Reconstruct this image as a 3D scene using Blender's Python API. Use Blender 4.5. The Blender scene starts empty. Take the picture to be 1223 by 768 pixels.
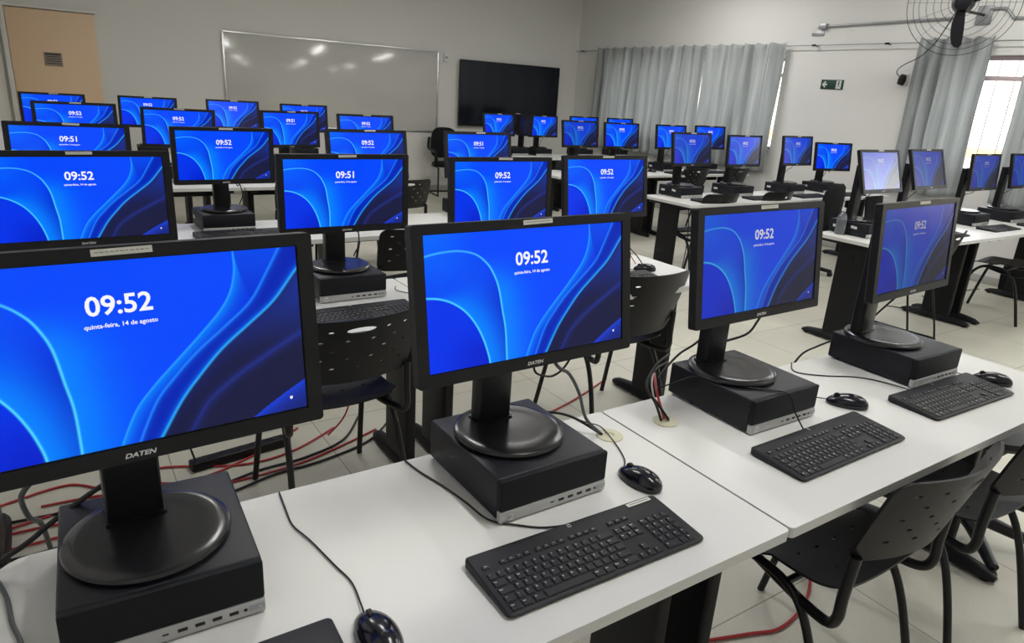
import bpy, bmesh, math, random
import numpy as np
from mathutils import Vector, Matrix
random.seed(7)
S = bpy.context.scene
COL = S.collection
R = math.radians
PI = math.pi

# ------------------------------------------------------------------ materials
def lin(c):
    return c/12.92 if c <= .04045 else ((c+.055)/1.055)**2.4
def rgb(r, g, b):
    return (lin(r/255), lin(g/255), lin(b/255), 1)
def mat(name, col, rough=.5, metal=0., spec=.5, noise=None, bump=None, emit=None, estr=0., trans=0.):
    m = bpy.data.materials.new(name); m.use_nodes = True
    nt = m.node_tree; b = nt.nodes['Principled BSDF']
    b.inputs['Base Color'].default_value = col
    b.inputs['Roughness'].default_value = rough
    b.inputs['Metallic'].default_value = metal
    b.inputs['Specular IOR Level'].default_value = spec
    if trans: b.inputs['Transmission Weight'].default_value = trans
    if emit: b.inputs['Emission Color'].default_value = emit; b.inputs['Emission Strength'].default_value = estr
    if noise or bump:
        tc = nt.nodes.new('ShaderNodeTexCoord')
        nz = nt.nodes.new('ShaderNodeTexNoise'); nz.inputs['Detail'].default_value = 4
        nt.links.new(tc.outputs['Object'], nz.inputs['Vector'])
        if noise:
            sc, amt = noise; nz.inputs['Scale'].default_value = sc
            mx = nt.nodes.new('ShaderNodeMix'); mx.data_type = 'RGBA'
            mx.inputs[6].default_value = tuple(c*(1-amt) for c in col[:3])+(1,)
            mx.inputs[7].default_value = tuple(min(1, c*(1+amt)) for c in col[:3])+(1,)
            nt.links.new(nz.outputs['Fac'], mx.inputs[0]); nt.links.new(mx.outputs[2], b.inputs['Base Color'])
        if bump:
            sc, st = bump
            n2 = nt.nodes.new('ShaderNodeTexNoise'); n2.inputs['Scale'].default_value = sc; n2.inputs['Detail'].default_value = 3
            nt.links.new(tc.outputs['Object'], n2.inputs['Vector'])
            bp = nt.nodes.new('ShaderNodeBump'); bp.inputs['Strength'].default_value = st; bp.inputs['Distance'].default_value = .002
            nt.links.new(n2.outputs['Fac'], bp.inputs['Height']); nt.links.new(bp.outputs['Normal'], b.inputs['Normal'])
    return m
M = {}
M['desk'] = mat('white_laminate', (.70,.70,.675,1), .38, noise=(3,.02), bump=(400,.05))
M['edge'] = mat('white_edge_band', (.60,.60,.58,1), .45)
M['case'] = mat('black_steel', (.010,.011,.0155,1), .42, spec=.28, noise=(6,.12), bump=(900,.12))
M['mesh'] = mat('black_mesh_plastic', (.006,.007,.010,1), .55, spec=.22, bump=(1400,.6))
M['silver'] = mat('silver_plastic', (.46,.46,.46,1), .38, metal=.25, noise=(40,.04))
M['plastic'] = mat('black_plastic', (.008,.008,.010,1), .4, spec=.3, noise=(8,.1), bump=(1200,.08))
M['bezel'] = mat('monitor_black_plastic', (.008,.008,.0095,1), .45, spec=.28, bump=(1500,.1))
M['gloss'] = mat('glossy_black_plastic', (.006,.006,.008,1), .28, spec=.32, noise=(12,.1))
M['kb'] = mat('keyboard_black', (.012,.013,.015,1), .5, spec=.3, bump=(900,.1))
M['key'] = mat('key_black', (.017,.018,.020,1), .42, spec=.4, bump=(900,.06))
M['ink'] = mat('white_print', (.65,.65,.65,1), .6, noise=(30,.05))
M['greyink'] = mat('grey_print', (.20,.20,.21,1), .5, noise=(30,.05))
M['socket'] = mat('port_black', (.004,.004,.004,1), .6, noise=(30,.05))
M['chair'] = mat('black_chair_plastic', (.0065,.0065,.0075,1), .42, spec=.3, noise=(5,.15), bump=(350,.25))
M['tube'] = mat('black_painted_steel', (.007,.007,.008,1), .34, spec=.35, noise=(6,.1))
M['deskmetal'] = mat('black_desk_steel', (.006,.006,.0075,1), .45, spec=.25, noise=(6,.1), bump=(700,.1))
M['fabric'] = mat('black_fabric', (.012,.012,.014,1), .9, spec=.2, bump=(800,.5))
M['cable'] = mat('black_cable', (.010,.010,.011,1), .5, spec=.4, noise=(20,.1))
M['greycable'] = mat('grey_cable', (.07,.075,.075,1), .5, noise=(20,.1))
M['redcable'] = mat('red_cable', (.42,.02,.025,1), .45, noise=(20,.1))
M['whitecable'] = mat('white_cable', (.6,.6,.58,1), .5, noise=(20,.05))
M['cream'] = mat('cream_plastic', (.60,.58,.42,1), .5, noise=(20,.05))
M['sticker'] = mat('paper_label', (.60,.59,.53,1), .6, noise=(200,.15))
M['paper'] = mat('white_paper', (.72,.72,.70,1), .7, noise=(20,.03))
M['bluepaper'] = mat('light_blue_card', (.13,.50,.65,1), .6, noise=(20,.05))
M['alu'] = mat('aluminium', (.72,.72,.72,1), .28, metal=.9, noise=(30,.03))
M['board'] = mat('whiteboard_enamel', (.58,.57,.54,1), .13, spec=.5, noise=(1.3,.05))
M['tv'] = mat('television_glass', (.010,.012,.018,1), .12, spec=.5, noise=(3,.1))
M['door'] = mat('tan_door_paint', (.80,.58,.38,1), .5, noise=(1.5,.03))
M['sign_grey'] = mat('grey_sign', (.30,.25,.21,1), .6, noise=(30,.1))
M['green'] = mat('dark_green_sign', (.010,.045,.028,1), .45, noise=(30,.05))
M['galv'] = mat('galvanised_steel', (.36,.37,.38,1), .38, metal=.6, noise=(20,.1))
M['winframe'] = mat('pinkish_window_frame', (.55,.44,.46,1), .45, noise=(10,.05))
M['base'] = mat('grey_baseboard', (.42,.42,.39,1), .4, noise=(10,.05))
M['fix'] = mat('white_fixture', (.75,.75,.75,1), .4, noise=(10,.02))
M['tubelight'] = mat('lamp_tube', (.8,.8,.8,1), .4, emit=(1,.98,.94,1), estr=6, noise=(10,.01))
M['ceil'] = mat('ceiling_paint', (.70,.70,.67,1), .8, noise=(2,.03))
M['ext'] = mat('cream_render', (.75,.72,.62,1), .8, noise=(1,.04))
M['extband'] = mat('ochre_band', (.75,.42,.14,1), .8, noise=(1,.05))
M['bagred'] = mat('red_print', (.25,.02,.03,1), .5, noise=(30,.4))
M['bottle'] = mat('clear_bottle_plastic', (.75,.82,.88,1), .1, trans=.85, noise=(10,.02))
M['mouse'] = mat('mouse_gloss_black', (.006,.006,.011,1), .17, spec=.5, noise=(12,.1))
M['basegloss'] = mat('stand_satin_black', (.008,.008,.010,1), .24, spec=.55, noise=(12,.1))
M['led'] = mat('white_led', (.5,.5,.5,1), .4, noise=(10,.02))

def wall_mat(name, c, amt=.025):
    m = mat(name, c, .75, noise=(1.1, amt), bump=(120, .12)); return m
M['wall'] = wall_mat('white_wall_paint', (.73,.725,.70,1))
M['wallback'] = wall_mat('light_grey_wall_paint', (.74,.73,.70,1))

def floor_mat():
    m = bpy.data.materials.new('floor_porcelain_tiles'); m.use_nodes = True
    nt = m.node_tree; b = nt.nodes['Principled BSDF']; L = nt.links
    tc = nt.nodes.new('ShaderNodeTexCoord')
    mp = nt.nodes.new('ShaderNodeMapping'); mp.inputs['Location'].default_value = (-.25+.63, -.43+.63, 0)
    L.new(tc.outputs['Object'], mp.inputs['Vector'])
    br = nt.nodes.new('ShaderNodeTexBrick'); br.offset = 0; br.squash = 1
    br.inputs['Scale'].default_value = 1; br.inputs['Brick Width'].default_value = .63; br.inputs['Row Height'].default_value = .63
    br.inputs['Mortar Size'].default_value = .0025; br.inputs['Mortar Smooth'].default_value = .1
    br.inputs['Color1'].default_value = (.60,.585,.50,1); br.inputs['Color2'].default_value = (.57,.555,.48,1)
    br.inputs['Mortar'].default_value = (.28,.26,.21,1); br.inputs['Bias'].default_value = 0
    L.new(mp.outputs['Vector'], br.inputs['Vector'])
    n1 = nt.nodes.new('ShaderNodeTexNoise'); n1.inputs['Scale'].default_value = 260; n1.inputs['Detail'].default_value = 3; n1.inputs['Roughness'].default_value = .8
    n2 = nt.nodes.new('ShaderNodeTexNoise'); n2.inputs['Scale'].default_value = 2.2; n2.inputs['Detail'].default_value = 4
    for n in (n1, n2): L.new(tc.outputs['Object'], n.inputs['Vector'])
    def mr(src, a, b_, c, d):
        r = nt.nodes.new('ShaderNodeMapRange'); r.inputs[1].default_value = a; r.inputs[2].default_value = b_
        r.inputs[3].default_value = c; r.inputs[4].default_value = d; L.new(src, r.inputs[0]); return r.outputs[0]
    f1 = mr(n1.outputs['Fac'], .35, .65, .86, 1.1); f2 = mr(n2.outputs['Fac'], .3, .7, .93, 1.06)
    mu = nt.nodes.new('ShaderNodeMath'); mu.operation = 'MULTIPLY'; L.new(f1, mu.inputs[0]); L.new(f2, mu.inputs[1])
    vm = nt.nodes.new('ShaderNodeVectorMath'); vm.operation = 'SCALE'; L.new(br.outputs['Color'], vm.inputs[0]); L.new(mu.outputs[0], vm.inputs['Scale'])
    L.new(vm.outputs[0], b.inputs['Base Color'])
    b.inputs['Roughness'].default_value = .42; b.inputs['Specular IOR Level'].default_value = .4
    bp = nt.nodes.new('ShaderNodeBump'); bp.inputs['Strength'].default_value = .3; bp.inputs['Distance'].default_value = .002; bp.invert = True
    L.new(br.outputs['Fac'], bp.inputs['Height']); L.new(bp.outputs['Normal'], b.inputs['Normal'])
    return m
M['floor'] = floor_mat()

def curtain_mat():
    m = bpy.data.materials.new('grey_curtain_cloth'); m.use_nodes = True
    nt = m.node_tree; L = nt.links; b = nt.nodes['Principled BSDF']; out = nt.nodes['Material Output']
    tc = nt.nodes.new('ShaderNodeTexCoord'); mp = nt.nodes.new('ShaderNodeMapping'); mp.inputs['Scale'].default_value = (1, 18, .5)
    nz = nt.nodes.new('ShaderNodeTexNoise'); nz.inputs['Scale'].default_value = 1.5; nz.inputs['Detail'].default_value = 4
    L.new(tc.outputs['Object'], mp.inputs['Vector']); L.new(mp.outputs['Vector'], nz.inputs['Vector'])
    cr = nt.nodes.new('ShaderNodeValToRGB'); cr.color_ramp.elements[0].color = (.30,.315,.32,1); cr.color_ramp.elements[1].color = (.62,.645,.65,1)  # pale and dark vertical streaks paint fold shading into the cloth colour
    cr.color_ramp.elements[0].position = .3; cr.color_ramp.elements[1].position = .7
    L.new(nz.outputs['Fac'], cr.inputs[0]); L.new(cr.outputs[0], b.inputs['Base Color'])
    b.inputs['Roughness'].default_value = .55; b.inputs['Sheen Weight'].default_value = .3
    tr = nt.nodes.new('ShaderNodeBsdfTranslucent'); tr.inputs['Color'].default_value = (.66,.69,.70,1)
    mx = nt.nodes.new('ShaderNodeMixShader'); mx.inputs[0].default_value = .36
    L.new(b.outputs[0], mx.inputs[1]); L.new(tr.outputs[0], mx.inputs[2]); L.new(mx.outputs[0], out.inputs['Surface'])
    return m
M['curtain'] = curtain_mat()

def glass_mat():
    m = bpy.data.materials.new('window_glass'); m.use_nodes = True
    nt = m.node_tree; L = nt.links; nt.nodes.remove(nt.nodes['Principled BSDF']); out = nt.nodes['Material Output']
    t = nt.nodes.new('ShaderNodeBsdfTransparent'); g = nt.nodes.new('ShaderNodeBsdfGlossy'); g.inputs['Roughness'].default_value = .03
    f = nt.nodes.new('ShaderNodeFresnel'); f.inputs[0].default_value = 1.45
    mx = nt.nodes.new('ShaderNodeMixShader'); L.new(f.outputs[0], mx.inputs[0]); L.new(t.outputs[0], mx.inputs[1]); L.new(g.outputs[0], mx.inputs[2])
    L.new(mx.outputs[0], out.inputs['Surface']); return m
M['glass'] = glass_mat()

def screen_mat(name, strength, rough=.22, spec=.12):
    m = bpy.data.materials.new(name); m.use_nodes = True
    nt = m.node_tree; b = nt.nodes['Principled BSDF']
    a = nt.nodes.new('ShaderNodeAttribute'); a.attribute_name = 'picture'
    nt.links.new(a.outputs['Color'], b.inputs['Emission Color']); b.inputs['Specular IOR Level'].default_value = spec
    b.inputs['Emission Strength'].default_value = strength
    b.inputs['Base Color'].default_value = (.003,.003,.004,1); b.inputs['Roughness'].default_value = rough
    m.cycles.emission_sampling = 'NONE'
    return m
M['screen'] = screen_mat('lcd_screen_bright', 1.0)
M['screen2'] = screen_mat('lcd_screen_medium', .62, spec=.25)
M['screen3'] = screen_mat('lcd_screen_dim', .45, .25, .8)
M['screen4'] = screen_mat('lcd_screen_angled', .33, .25, .14)
M['screen5'] = screen_mat('lcd_screen_glare', .70, .25, .6)
M['screen_off'] = mat('lcd_screen_off', (.01,.01,.012,1), .25, noise=(5,.1))

# ------------------------------------------------------------------ mesh builder
class MB:
    def __init__(s): s.v = []; s.f = []; s.m = []; s.sm = []
    def add(s, vs, fs, mi=0, smooth=False, M4=None):
        o = len(s.v)
        s.v += [tuple(M4 @ Vector(v)) if M4 is not None else tuple(v) for v in vs]
        s.f += [tuple(i+o for i in f) for f in fs]; s.m += [mi]*len(fs); s.sm += [smooth]*len(fs)
        return s
    def box(s, c, d, mi=0, bev=0., seg=2, M4=None):
        x, y, z = (k/2 for k in d)
        if bev <= 0:
            vs = [(c[0]+a*x, c[1]+b*y, c[2]+e*z) for a in (-1,1) for b in (-1,1) for e in (-1,1)]
            fs = [(0,1,3,2),(4,6,7,5),(0,4,5,1),(2,3,7,6),(0,2,6,4),(1,5,7,3)]
            return s.add(vs, fs, mi, False, M4)
        bm = bmesh.new(); bmesh.ops.create_cube(bm, size=1)
        for v in bm.verts: v.co = Vector((v.co.x*d[0], v.co.y*d[1], v.co.z*d[2]))
        bmesh.ops.bevel(bm, geom=bm.edges[:], offset=bev, segments=seg, profile=.5, affect='EDGES')
        vs = [v.co+Vector(c) for v in bm.verts]; fs = [[v.index for v in f.verts] for f in bm.faces]
        bm.free(); return s.add(vs, fs, mi, True, M4)
    def prism(s, pts, z0, z1, mi=0, ch=0., M4=None, smooth=False):
        """pts: ccw outline; ch = top chamfer inset"""
        n = len(pts)
        cx = sum(p[0] for p in pts)/n; cy = sum(p[1] for p in pts)/n
        rings = [(0, z0), (0, z1-ch)] if ch else [(0, z0), (0, z1)]
        if ch: rings += [(ch*.3, z1-ch*.3), (ch, z1)]
        vs = []
        for ins, z in rings:
            for p in pts:
                dx, dy = p[0]-cx, p[1]-cy; L = math.hypot(dx, dy) or 1
                k = 1-ins/L*1.2
                vs.append((cx+dx*k, cy+dy*k, z))
        fs = [tuple(reversed(range(n)))]
        for r in range(len(rings)-1):
            for i in range(n):
                j = (i+1) % n; fs.append((r*n+i, r*n+j, (r+1)*n+j, (r+1)*n+i))
        fs.append(tuple(range((len(rings)-1)*n, len(rings)*n)))
        return s.add(vs, fs, mi, smooth, M4)
    def tube(s, pts, r, n=10, mi=0, cap=True, M4=None, smooth=True):
        pts = [Vector(p) for p in pts]; k = len(pts); vs = []; fs = []
        rr = r if isinstance(r, (list, tuple)) else [r]*k
        up = None
        for i, p in enumerate(pts):
            t = (pts[min(i+1, k-1)]-pts[max(i-1, 0)]).normalized()
            if up is None:
                up = t.orthogonal().normalized()
            else:
                up = (up-t*up.dot(t));
                up = up.normalized() if up.length > 1e-6 else t.orthogonal().normalized()
            w = t.cross(up)
            for a in range(n):
                th = 2*PI*a/n; vs.append(p+(up*math.cos(th)+w*math.sin(th))*rr[i])
        for i in range(k-1):
            for a in range(n):
                b = (a+1) % n; fs.append((i*n+a, i*n+b, (i+1)*n+b, (i+1)*n+a))
        if cap: fs += [tuple(reversed(range(n))), tuple(range((k-1)*n, k*n))]
        return s.add(vs, fs, mi, smooth, M4)
    def lathe(s, prof, n=48, mi=0, M4=None, c=(0,0,0), smooth=True):
        vs = []; fs = []; k = len(prof)
        for r, z in prof:
            for a in range(n):
                th = 2*PI*a/n; vs.append((c[0]+r*math.cos(th), c[1]+r*math.sin(th), c[2]+z))
        for i in range(k-1):
            for a in range(n):
                b = (a+1) % n; fs.append((i*n+a, i*n+b, (i+1)*n+b, (i+1)*n+a))
        fs += [tuple(reversed(range(n))), tuple(range((k-1)*n, k*n))]
        return s.add(vs, fs, mi, smooth, M4)
    def mesh(s, name, mats):
        me = bpy.data.meshes.new(name); me.from_pydata(s.v, [], s.f)
        for m in mats: me.materials.append(m)
        me.polygons.foreach_set('material_index', s.m); me.polygons.foreach_set('use_smooth', s.sm)
        me.update()
        bm = bmesh.new(); bm.from_mesh(me); bmesh.ops.recalc_face_normals(bm, faces=bm.faces[:]); bm.to_mesh(me); bm.free()
        if any(s.sm):
            try: me.set_sharp_from_angle(angle=R(38))
            except Exception: pass
        return me
    def build(s, name, mats, parent=None, loc=(0,0,0), rot=(0,0,0)):
        if not isinstance(mats, (list, tuple)): mats = [mats]
        return link(name, s.mesh(name, mats), parent, loc, rot)
def link(name, me, parent=None, loc=(0,0,0), rot=(0,0,0)):
    o = bpy.data.objects.new(name, me); COL.objects.link(o)
    o.location = loc; o.rotation_euler = rot
    if parent is not None: o.parent = parent
    return o
def rr(w, d, r, n=5, cx=0, cy=0):
    """rounded rectangle outline ccw; r may be 4 radii (front-left, front-right, back-right, back-left)"""
    rs = r if isinstance(r, (list, tuple)) else [r]*4
    out = []
    for (sx, sy, a0), q in zip(((-1,-1,PI), (1,-1,1.5*PI), (1,1,0), (-1,1,.5*PI)), rs):
        for i in range(n+1):
            a = a0+i/n*PI/2
            out.append((cx+sx*(w/2-q)+q*math.cos(a), cy+sy*(d/2-q)+q*math.sin(a)))
    return out
def smooth_path(pts, per=6):
    P = [Vector(p) for p in pts]; out = []
    for i in range(len(P)-1):
        p0 = P[max(i-1, 0)]; p1 = P[i]; p2 = P[i+1]; p3 = P[min(i+2, len(P)-1)]
        for k in range(per):
            t = k/per
            out.append(.5*((2*p1)+(p2-p0)*t+(2*p0-5*p1+4*p2-p3)*t*t+(3*p1-p0-3*p2+p3)*t**3))
    out.append(P[-1]); return out
def text_geo(txt, size, bold=0., align='CENTER'):
    cu = bpy.data.curves.new('t', 'FONT'); cu.body = txt; cu.size = size; cu.offset = bold
    cu.align_x = align; cu.align_y = 'CENTER'; cu.resolution_u = 3
    ob = bpy.data.objects.new('t', cu); COL.objects.link(ob)
    dg = bpy.context.evaluated_depsgraph_get(); me = ob.evaluated_get(dg).to_mesh()
    vs = [tuple(v.co) for v in me.vertices]; fs = [tuple(p.vertices) for p in me.polygons]
    ob.evaluated_get(dg).to_mesh_clear(); bpy.data.objects.remove(ob); bpy.data.curves.remove(cu)
    return vs, fs
def tag(o, label, cat, group=None):
    o['label'] = label; o['category'] = cat
    if group: o['group'] = group
    return o
def thing(name, label, cat, loc=(0,0,0), rz=0, group=None):
    o = bpy.data.objects.new(name, None); COL.objects.link(o); o.location = loc; o.rotation_euler = (0,0,rz)
    o.empty_display_size = .05
    return tag(o, label, cat, group)
def struct(name, mb, mats):
    o = mb.build(name, mats); o['kind'] = 'structure'; return o
def dup(o, parent=None):
    c = o.copy(); COL.objects.link(c); c.parent = parent
    for ch in KIDS.get(o.name, []) or list(o.children): dup(ch, c)
    return c
KIDS = {}
def place(proto, loc, rz, label, group=None):
    c = dup(proto); c.location = loc; c.rotation_euler = (0,0,rz); c['label'] = label
    if group: c['group'] = group
    return c
def purge(o):
    for ch in list(o.children): purge(ch)
    bpy.data.objects.remove(o)

# ------------------------------------------------------------------ room
XL, XR, YF, YB, ZC = -.36, 7.86, -1.7, 10.1, 3.35
struct('floor', MB().box(((XL+XR)/2, (YF+YB)/2, -.05), (XR-XL+.4, YB-YF+.4, .1)), M['floor'])
struct('ceiling', MB().box(((XL+XR)/2, (YF+YB)/2, ZC+.06), (XR-XL+.4, YB-YF+.4, .12)), M['ceil'])
struct('wall_left', MB().box((XL-.1, (YF+YB)/2, ZC/2), (.2, YB-YF+.4, ZC)), M['wall'])
struct('wall_front', MB().box(((XL+XR)/2, YF-.1, ZC/2), (XR-XL, .2, ZC)), M['wall'])
struct('wall_back', MB().box(((XL+XR)/2, YB+.1, ZC/2), (XR-XL, .2, ZC)), M['wallback'])
WINS = [(5.875, 9.2), (2.2, 4.02), (-1.0, 1.65)]; Z0, Z1 = 1.06, 2.2
wb = MB()
ys = [YF-.2]+[v for w in sorted(WINS) for v in w]+[YB+.2]
for i in range(0, len(ys), 2): wb.box((XR+.1, (ys[i]+ys[i+1])/2, ZC/2), (.2, ys[i+1]-ys[i], ZC))
for a, b in WINS:
    wb.box((XR+.1, (a+b)/2, Z0/2), (.2, b-a, Z0)); wb.box((XR+.1, (a+b)/2, (ZC+Z1)/2), (.2, b-a, ZC-Z1))
struct('wall_right', wb, M['wall'])
struct('baseboard_right', MB().box((XR-.008, (YF+YB)/2, .04), (.016, YB-YF, .08), bev=.003), M['base'])
struct('baseboard_back', MB().box(((XL+XR+.95)/2, YB-.008, .04), (XR-XL-.95, .016, .08), bev=.003), M['base'])
for i, (a, b) in enumerate(WINS):
    w = MB(); x = XR+.10
    for z in (Z0+.02, Z1-.02, 1.99): w.box((x, (a+b)/2, z), (.05, b-a, .045), bev=.004)
    for y in (a+.02, b-.02): w.box((x, y, (Z0+Z1)/2), (.05, .04, Z1-Z0), bev=.004)
    n = 2
    for k in range(1, n): w.box((x, a+(b-a)*k/n, (Z0+Z1)/2), (.03, .03, Z1-Z0), bev=.003)
    o = struct('window_%d' % (i+1), w, M['winframe'])
    p = MB().box((x, (a+b)/2, (Z0+Z1)/2), (.005, b-a-.06, Z1-Z0-.06)).build('pane', M['glass'], o); p['kind'] = 'structure'
    g = MB(); y = a+.12
    while y < b-.05:
        g.tube([(XR+.17, y, Z0), (XR+.17, y, Z1)], .007, 8); y += .165
    q = g.build('security_bars', M['whitecable'], o); q['kind'] = 'structure'
    s = MB().box((XR+.02, (a+b)/2, Z0-.012), (.14, b-a+.04, .024), bev=.004).build('window_sill', M['base'], o); s['kind'] = 'structure'
# outside: ground and the facade across the yard
struct('trim_yard_ground', MB().box((16, 4, -.35), (15.8, 30, .1)), M['ext'])
e = MB().box((17, 4, 1.2), (.3, 30, 3), 0).box((16.84, 4, .95), (.03, 30, .22), 1)
struct('trim_yard_facade', e, [M['ext'], M['extband']])
# door leaf on the back wall with its frame
d = struct('door_1', MB().box((.16, YB-.02, 1.07), (.86, .04, 2.14), bev=.003), M['door'])
fr = MB().box((-.30, YB-.03, 1.09), (.05, .06, 2.18), bev=.003).box((.16, YB-.03, 2.165), (.90, .05, .03), bev=.003)
f = fr.build('door_frame', M['wallback'], d); f['kind'] = 'structure'
h = MB().tube(smooth_path([(.52, YB-.04, 1.0), (.52, YB-.09, 1.0), (.49, YB-.095, 1.0), (.40, YB-.095, 1.0)]), .008).box((.52, YB-.043, 1.0), (.04, .006, .16), bev=.002).build('door_handle', M['alu'], d); h['kind'] = 'structure'
sg = MB().box((.13, YB-.043, 1.615), (.18, .006, .15), 0)
for k in range(5): sg.box((.13, YB-.047, 1.67-k*.025), (.14 if k % 2 else .15, .002, .008 if k else .016), 1)
tag(sg.build('paper_notice', [M['sign_grey'], M['socket']]), 'small greyish printed notice pinned on the tan door', 'notice')

# ------------------------------------------------------------------ back wall objects
t = thing('whiteboard', 'large whiteboard with aluminium frame on the back wall', 'whiteboard', (3.575, YB, 1.51))
MB().box((0, -.012, 0), (3.10, .018, 1.16), bev=.002).build('board_surface', M['board'], t)
f = MB()
for z in (-.59, .59): f.box((0, -.015, z), (3.14, .028, .024), bev=.004)
for x in (-1.56, 1.56): f.box((x, -.015, 0), (.024, .028, 1.2), bev=.004)
f.build('aluminium_frame', M['alu'], t)
t = thing('television', 'large black wall-mounted television beside the whiteboard', 'television', (6.46, YB, 1.525))
MB().box((0, -.07, 0), (1.93, .05, 1.0), bev=.008).build('housing', M['plastic'], t)
MB().box((0, -.0965, .008), (1.90, .003, .955)).build('screen', M['tv'], t)
MB().box((0, -.025, 0), (.5, .05, .4), bev=.01).build('wall_mount', M['tube'], t)
t = thing('wall_socket', 'small grey socket box between whiteboard and television', 'socket', (5.27, YB, 2.03))
MB().box((0, -.02, 0), (.075, .04, .115), bev=.006).build('box', M['fix'], t)
MB().lathe([(.022, 0), (.022, .004), (.016, .004), (.016, .001)], 24, M4=Matrix.Translation((0, -.04, .0)) @ Matrix.Rotation(PI/2, 4, 'X')).build('socket_face', M['galv'], t)

# ------------------------------------------------------------------ right wall objects
def curtain(name, y0, y1, ztop, zbot, folds, amp, label, seed, xoff=.085, spread=1.0):
    rnd = random.Random(seed)
    ny = folds*16; nz = 26; vs = []; fs = []
    ph = [rnd.uniform(-.8, .8) for _ in range(folds+2)]
    for j in range(nz+1):
        tz = j/nz; z = ztop+(zbot-ztop)*tz
        for i in range(ny+1):
            t_ = i/ny; k = t_*folds
            a = k*2*PI + .45*math.sin(3.1*tz+ph[int(k)]*2) + .5*math.sin(k*.9+seed)
            A = amp*(.7+.3*math.sin(k*1.7+seed))*(.75+.5*tz)
            x = XR-xoff-.02 - A*math.sin(a) - .008*math.sin(7*t_*PI+9*tz)
            yc = (y0+y1)/2; y = yc+(y0+(y1-y0)*t_-yc)*(1+(spread-1)*tz) + .012*math.cos(a)
            zz = z+.012*math.sin(k*2.1+seed)*(tz > .9)
            if j == 0: zz = z+.012*math.cos(a)
            vs.append((x, y, zz))
    w = ny+1
    for j in range(nz):
        for i in range(ny): fs.append((j*w+i, j*w+i+1, (j+1)*w+i+1, (j+1)*w+i))
    root = thing(name, label, 'curtain', (0,0,0), 0, 'grey curtains on the window wall')
    o = MB().add(vs, fs, 0, True).build('cloth', M['curtain'], root)
    sd = o.modifiers.new('th', 'SOLIDIFY'); sd.thickness = .0015
    for k in range(folds):
        yy = y0+(y1-y0)*(k+.5)/folds
        MB().lathe([(.026, -.004), (.030, 0), (.026, .004), (.018, .004), (.018, -.004)], 20,
                   M4=Matrix.Translation((XR-xoff, yy, ztop-.035)) @ Matrix.Rotation(PI/2, 4, 'X')).build('grommet', M['alu'], root)
    return root
curtain('curtain', 9.42, 7.12, 2.36, .80, 11, .062, 'left grey curtain of the drawn pair, nearest the television', 1)
curtain('curtain', 7.09, 5.80, 2.36, .77, 6, .066, 'grey curtain closing the far window beside the exit sign', 3)
curtain('curtain', 4.17, 3.45, 2.36, .80, 5, .05, 'pale curtain behind the wall fan left of the bright window', 5)
curtain('curtain', 3.12, 2.3, 2.36, .80, 5, .045, 'curtain cut by the right picture edge, right of the bright window', 8)
rod = thing('curtain_rod', 'thin curtain rod running along the window wall', 'curtain rod', (0,0,0))
MB().tube([(XR-.07, 10.08, 2.325), (XR-.07, 2.0, 2.325)], .006).build('rod', M['galv'], rod)
for y in (9.9, 5.45, 4.55, 3.02):
    MB().box((XR-.035, y, 2.325), (.07, .012, .02), bev=.002).box((XR-.07, y, 2.325), (.02, .05, .022), bev=.003).build('bracket', M['tube'], rod)
# exit sign
t = thing('exit_sign', 'dark green exit sign with white arrow and running figure', 'sign', (XR, 5.16, 1.89))
MB().box((-.004, 0, 0), (.006, .29, .108), bev=.001).build('plate', M['green'], t)
fg = MB()
def yz(pts, x=-.0085): return [(x, y, z) for y, z in pts]
fg.add(yz([(.130,0),(.092,.038),(.078,.028),(.102,0),(.078,-.028),(.092,-.038)]), [(0,1,2,3),(0,3,4,5)])
fg.add(yz([(.098,.010),(.062,.010),(.062,-.010),(.098,-.010)]), [(0,1,2,3)])
fg.build('arrow', M['ink'], t)
MB().add(yz([(-.056,.046),(-.120,.046),(-.120,-.046),(-.056,-.046)]), [(0,1,2,3)]).build('white_panel', M['ink'], t)
mn = MB()
mn.add(yz([(-.088+.009*math.cos(a*PI/5), .034+.009*math.sin(a*PI/5)) for a in range(10)], -.0095), [tuple(range(10))])
for q in ([(-.082,.024),(-.096,.024),(-.094,-.004),(-.082,-.004)], [(-.082,.022),(-.070,.006),(-.066,.009),(-.078,.024)], [(-.096,.022),(-.108,.012),(-.110,.016),(-.098,.026)],
          [(-.082,-.002),(-.072,-.020),(-.076,-.038),(-.080,-.038),(-.079,-.020),(-.090,-.002)], [(-.094,-.002),(-.106,-.020),(-.114,-.024),(-.112,-.028),(-.101,-.024),(-.086,-.002)]):
    mn.add(yz(q, -.0095), [tuple(range(len(q)))])
mn.build('running_figure', M['green'], t)
# conduit
t = thing('conduit_pipe', 'grey metal conduit pipe along the upper window wall', 'conduit', (0,0,0))
MB().tube([(XR-.022, 5.36, 2.535), (XR-.022, 3.95, 2.555)], .013).build('pipe', M['galv'], t)
MB().box((XR-.028, 5.40, 2.535), (.056, .10, .06), bev=.006).build('junction_box', M['galv'], t)
MB().tube(smooth_path([(XR-.02, 3.62, 2.62), (XR-.02, 3.48, 2.62), (XR-.02, 3.40, 2.55), (XR-.02, 3.3, 2.53), (XR-.02, 2.4, 2.53)]), .013).build('bent_pipe', M['galv'], t)
tag(MB().box((XR-.006, 5.47, 2.46), (.012, .16, .05), bev=.003).build('vent_plate', M['galv']), 'small grey plate on the wall just below the conduit end', 'plate')
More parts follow.
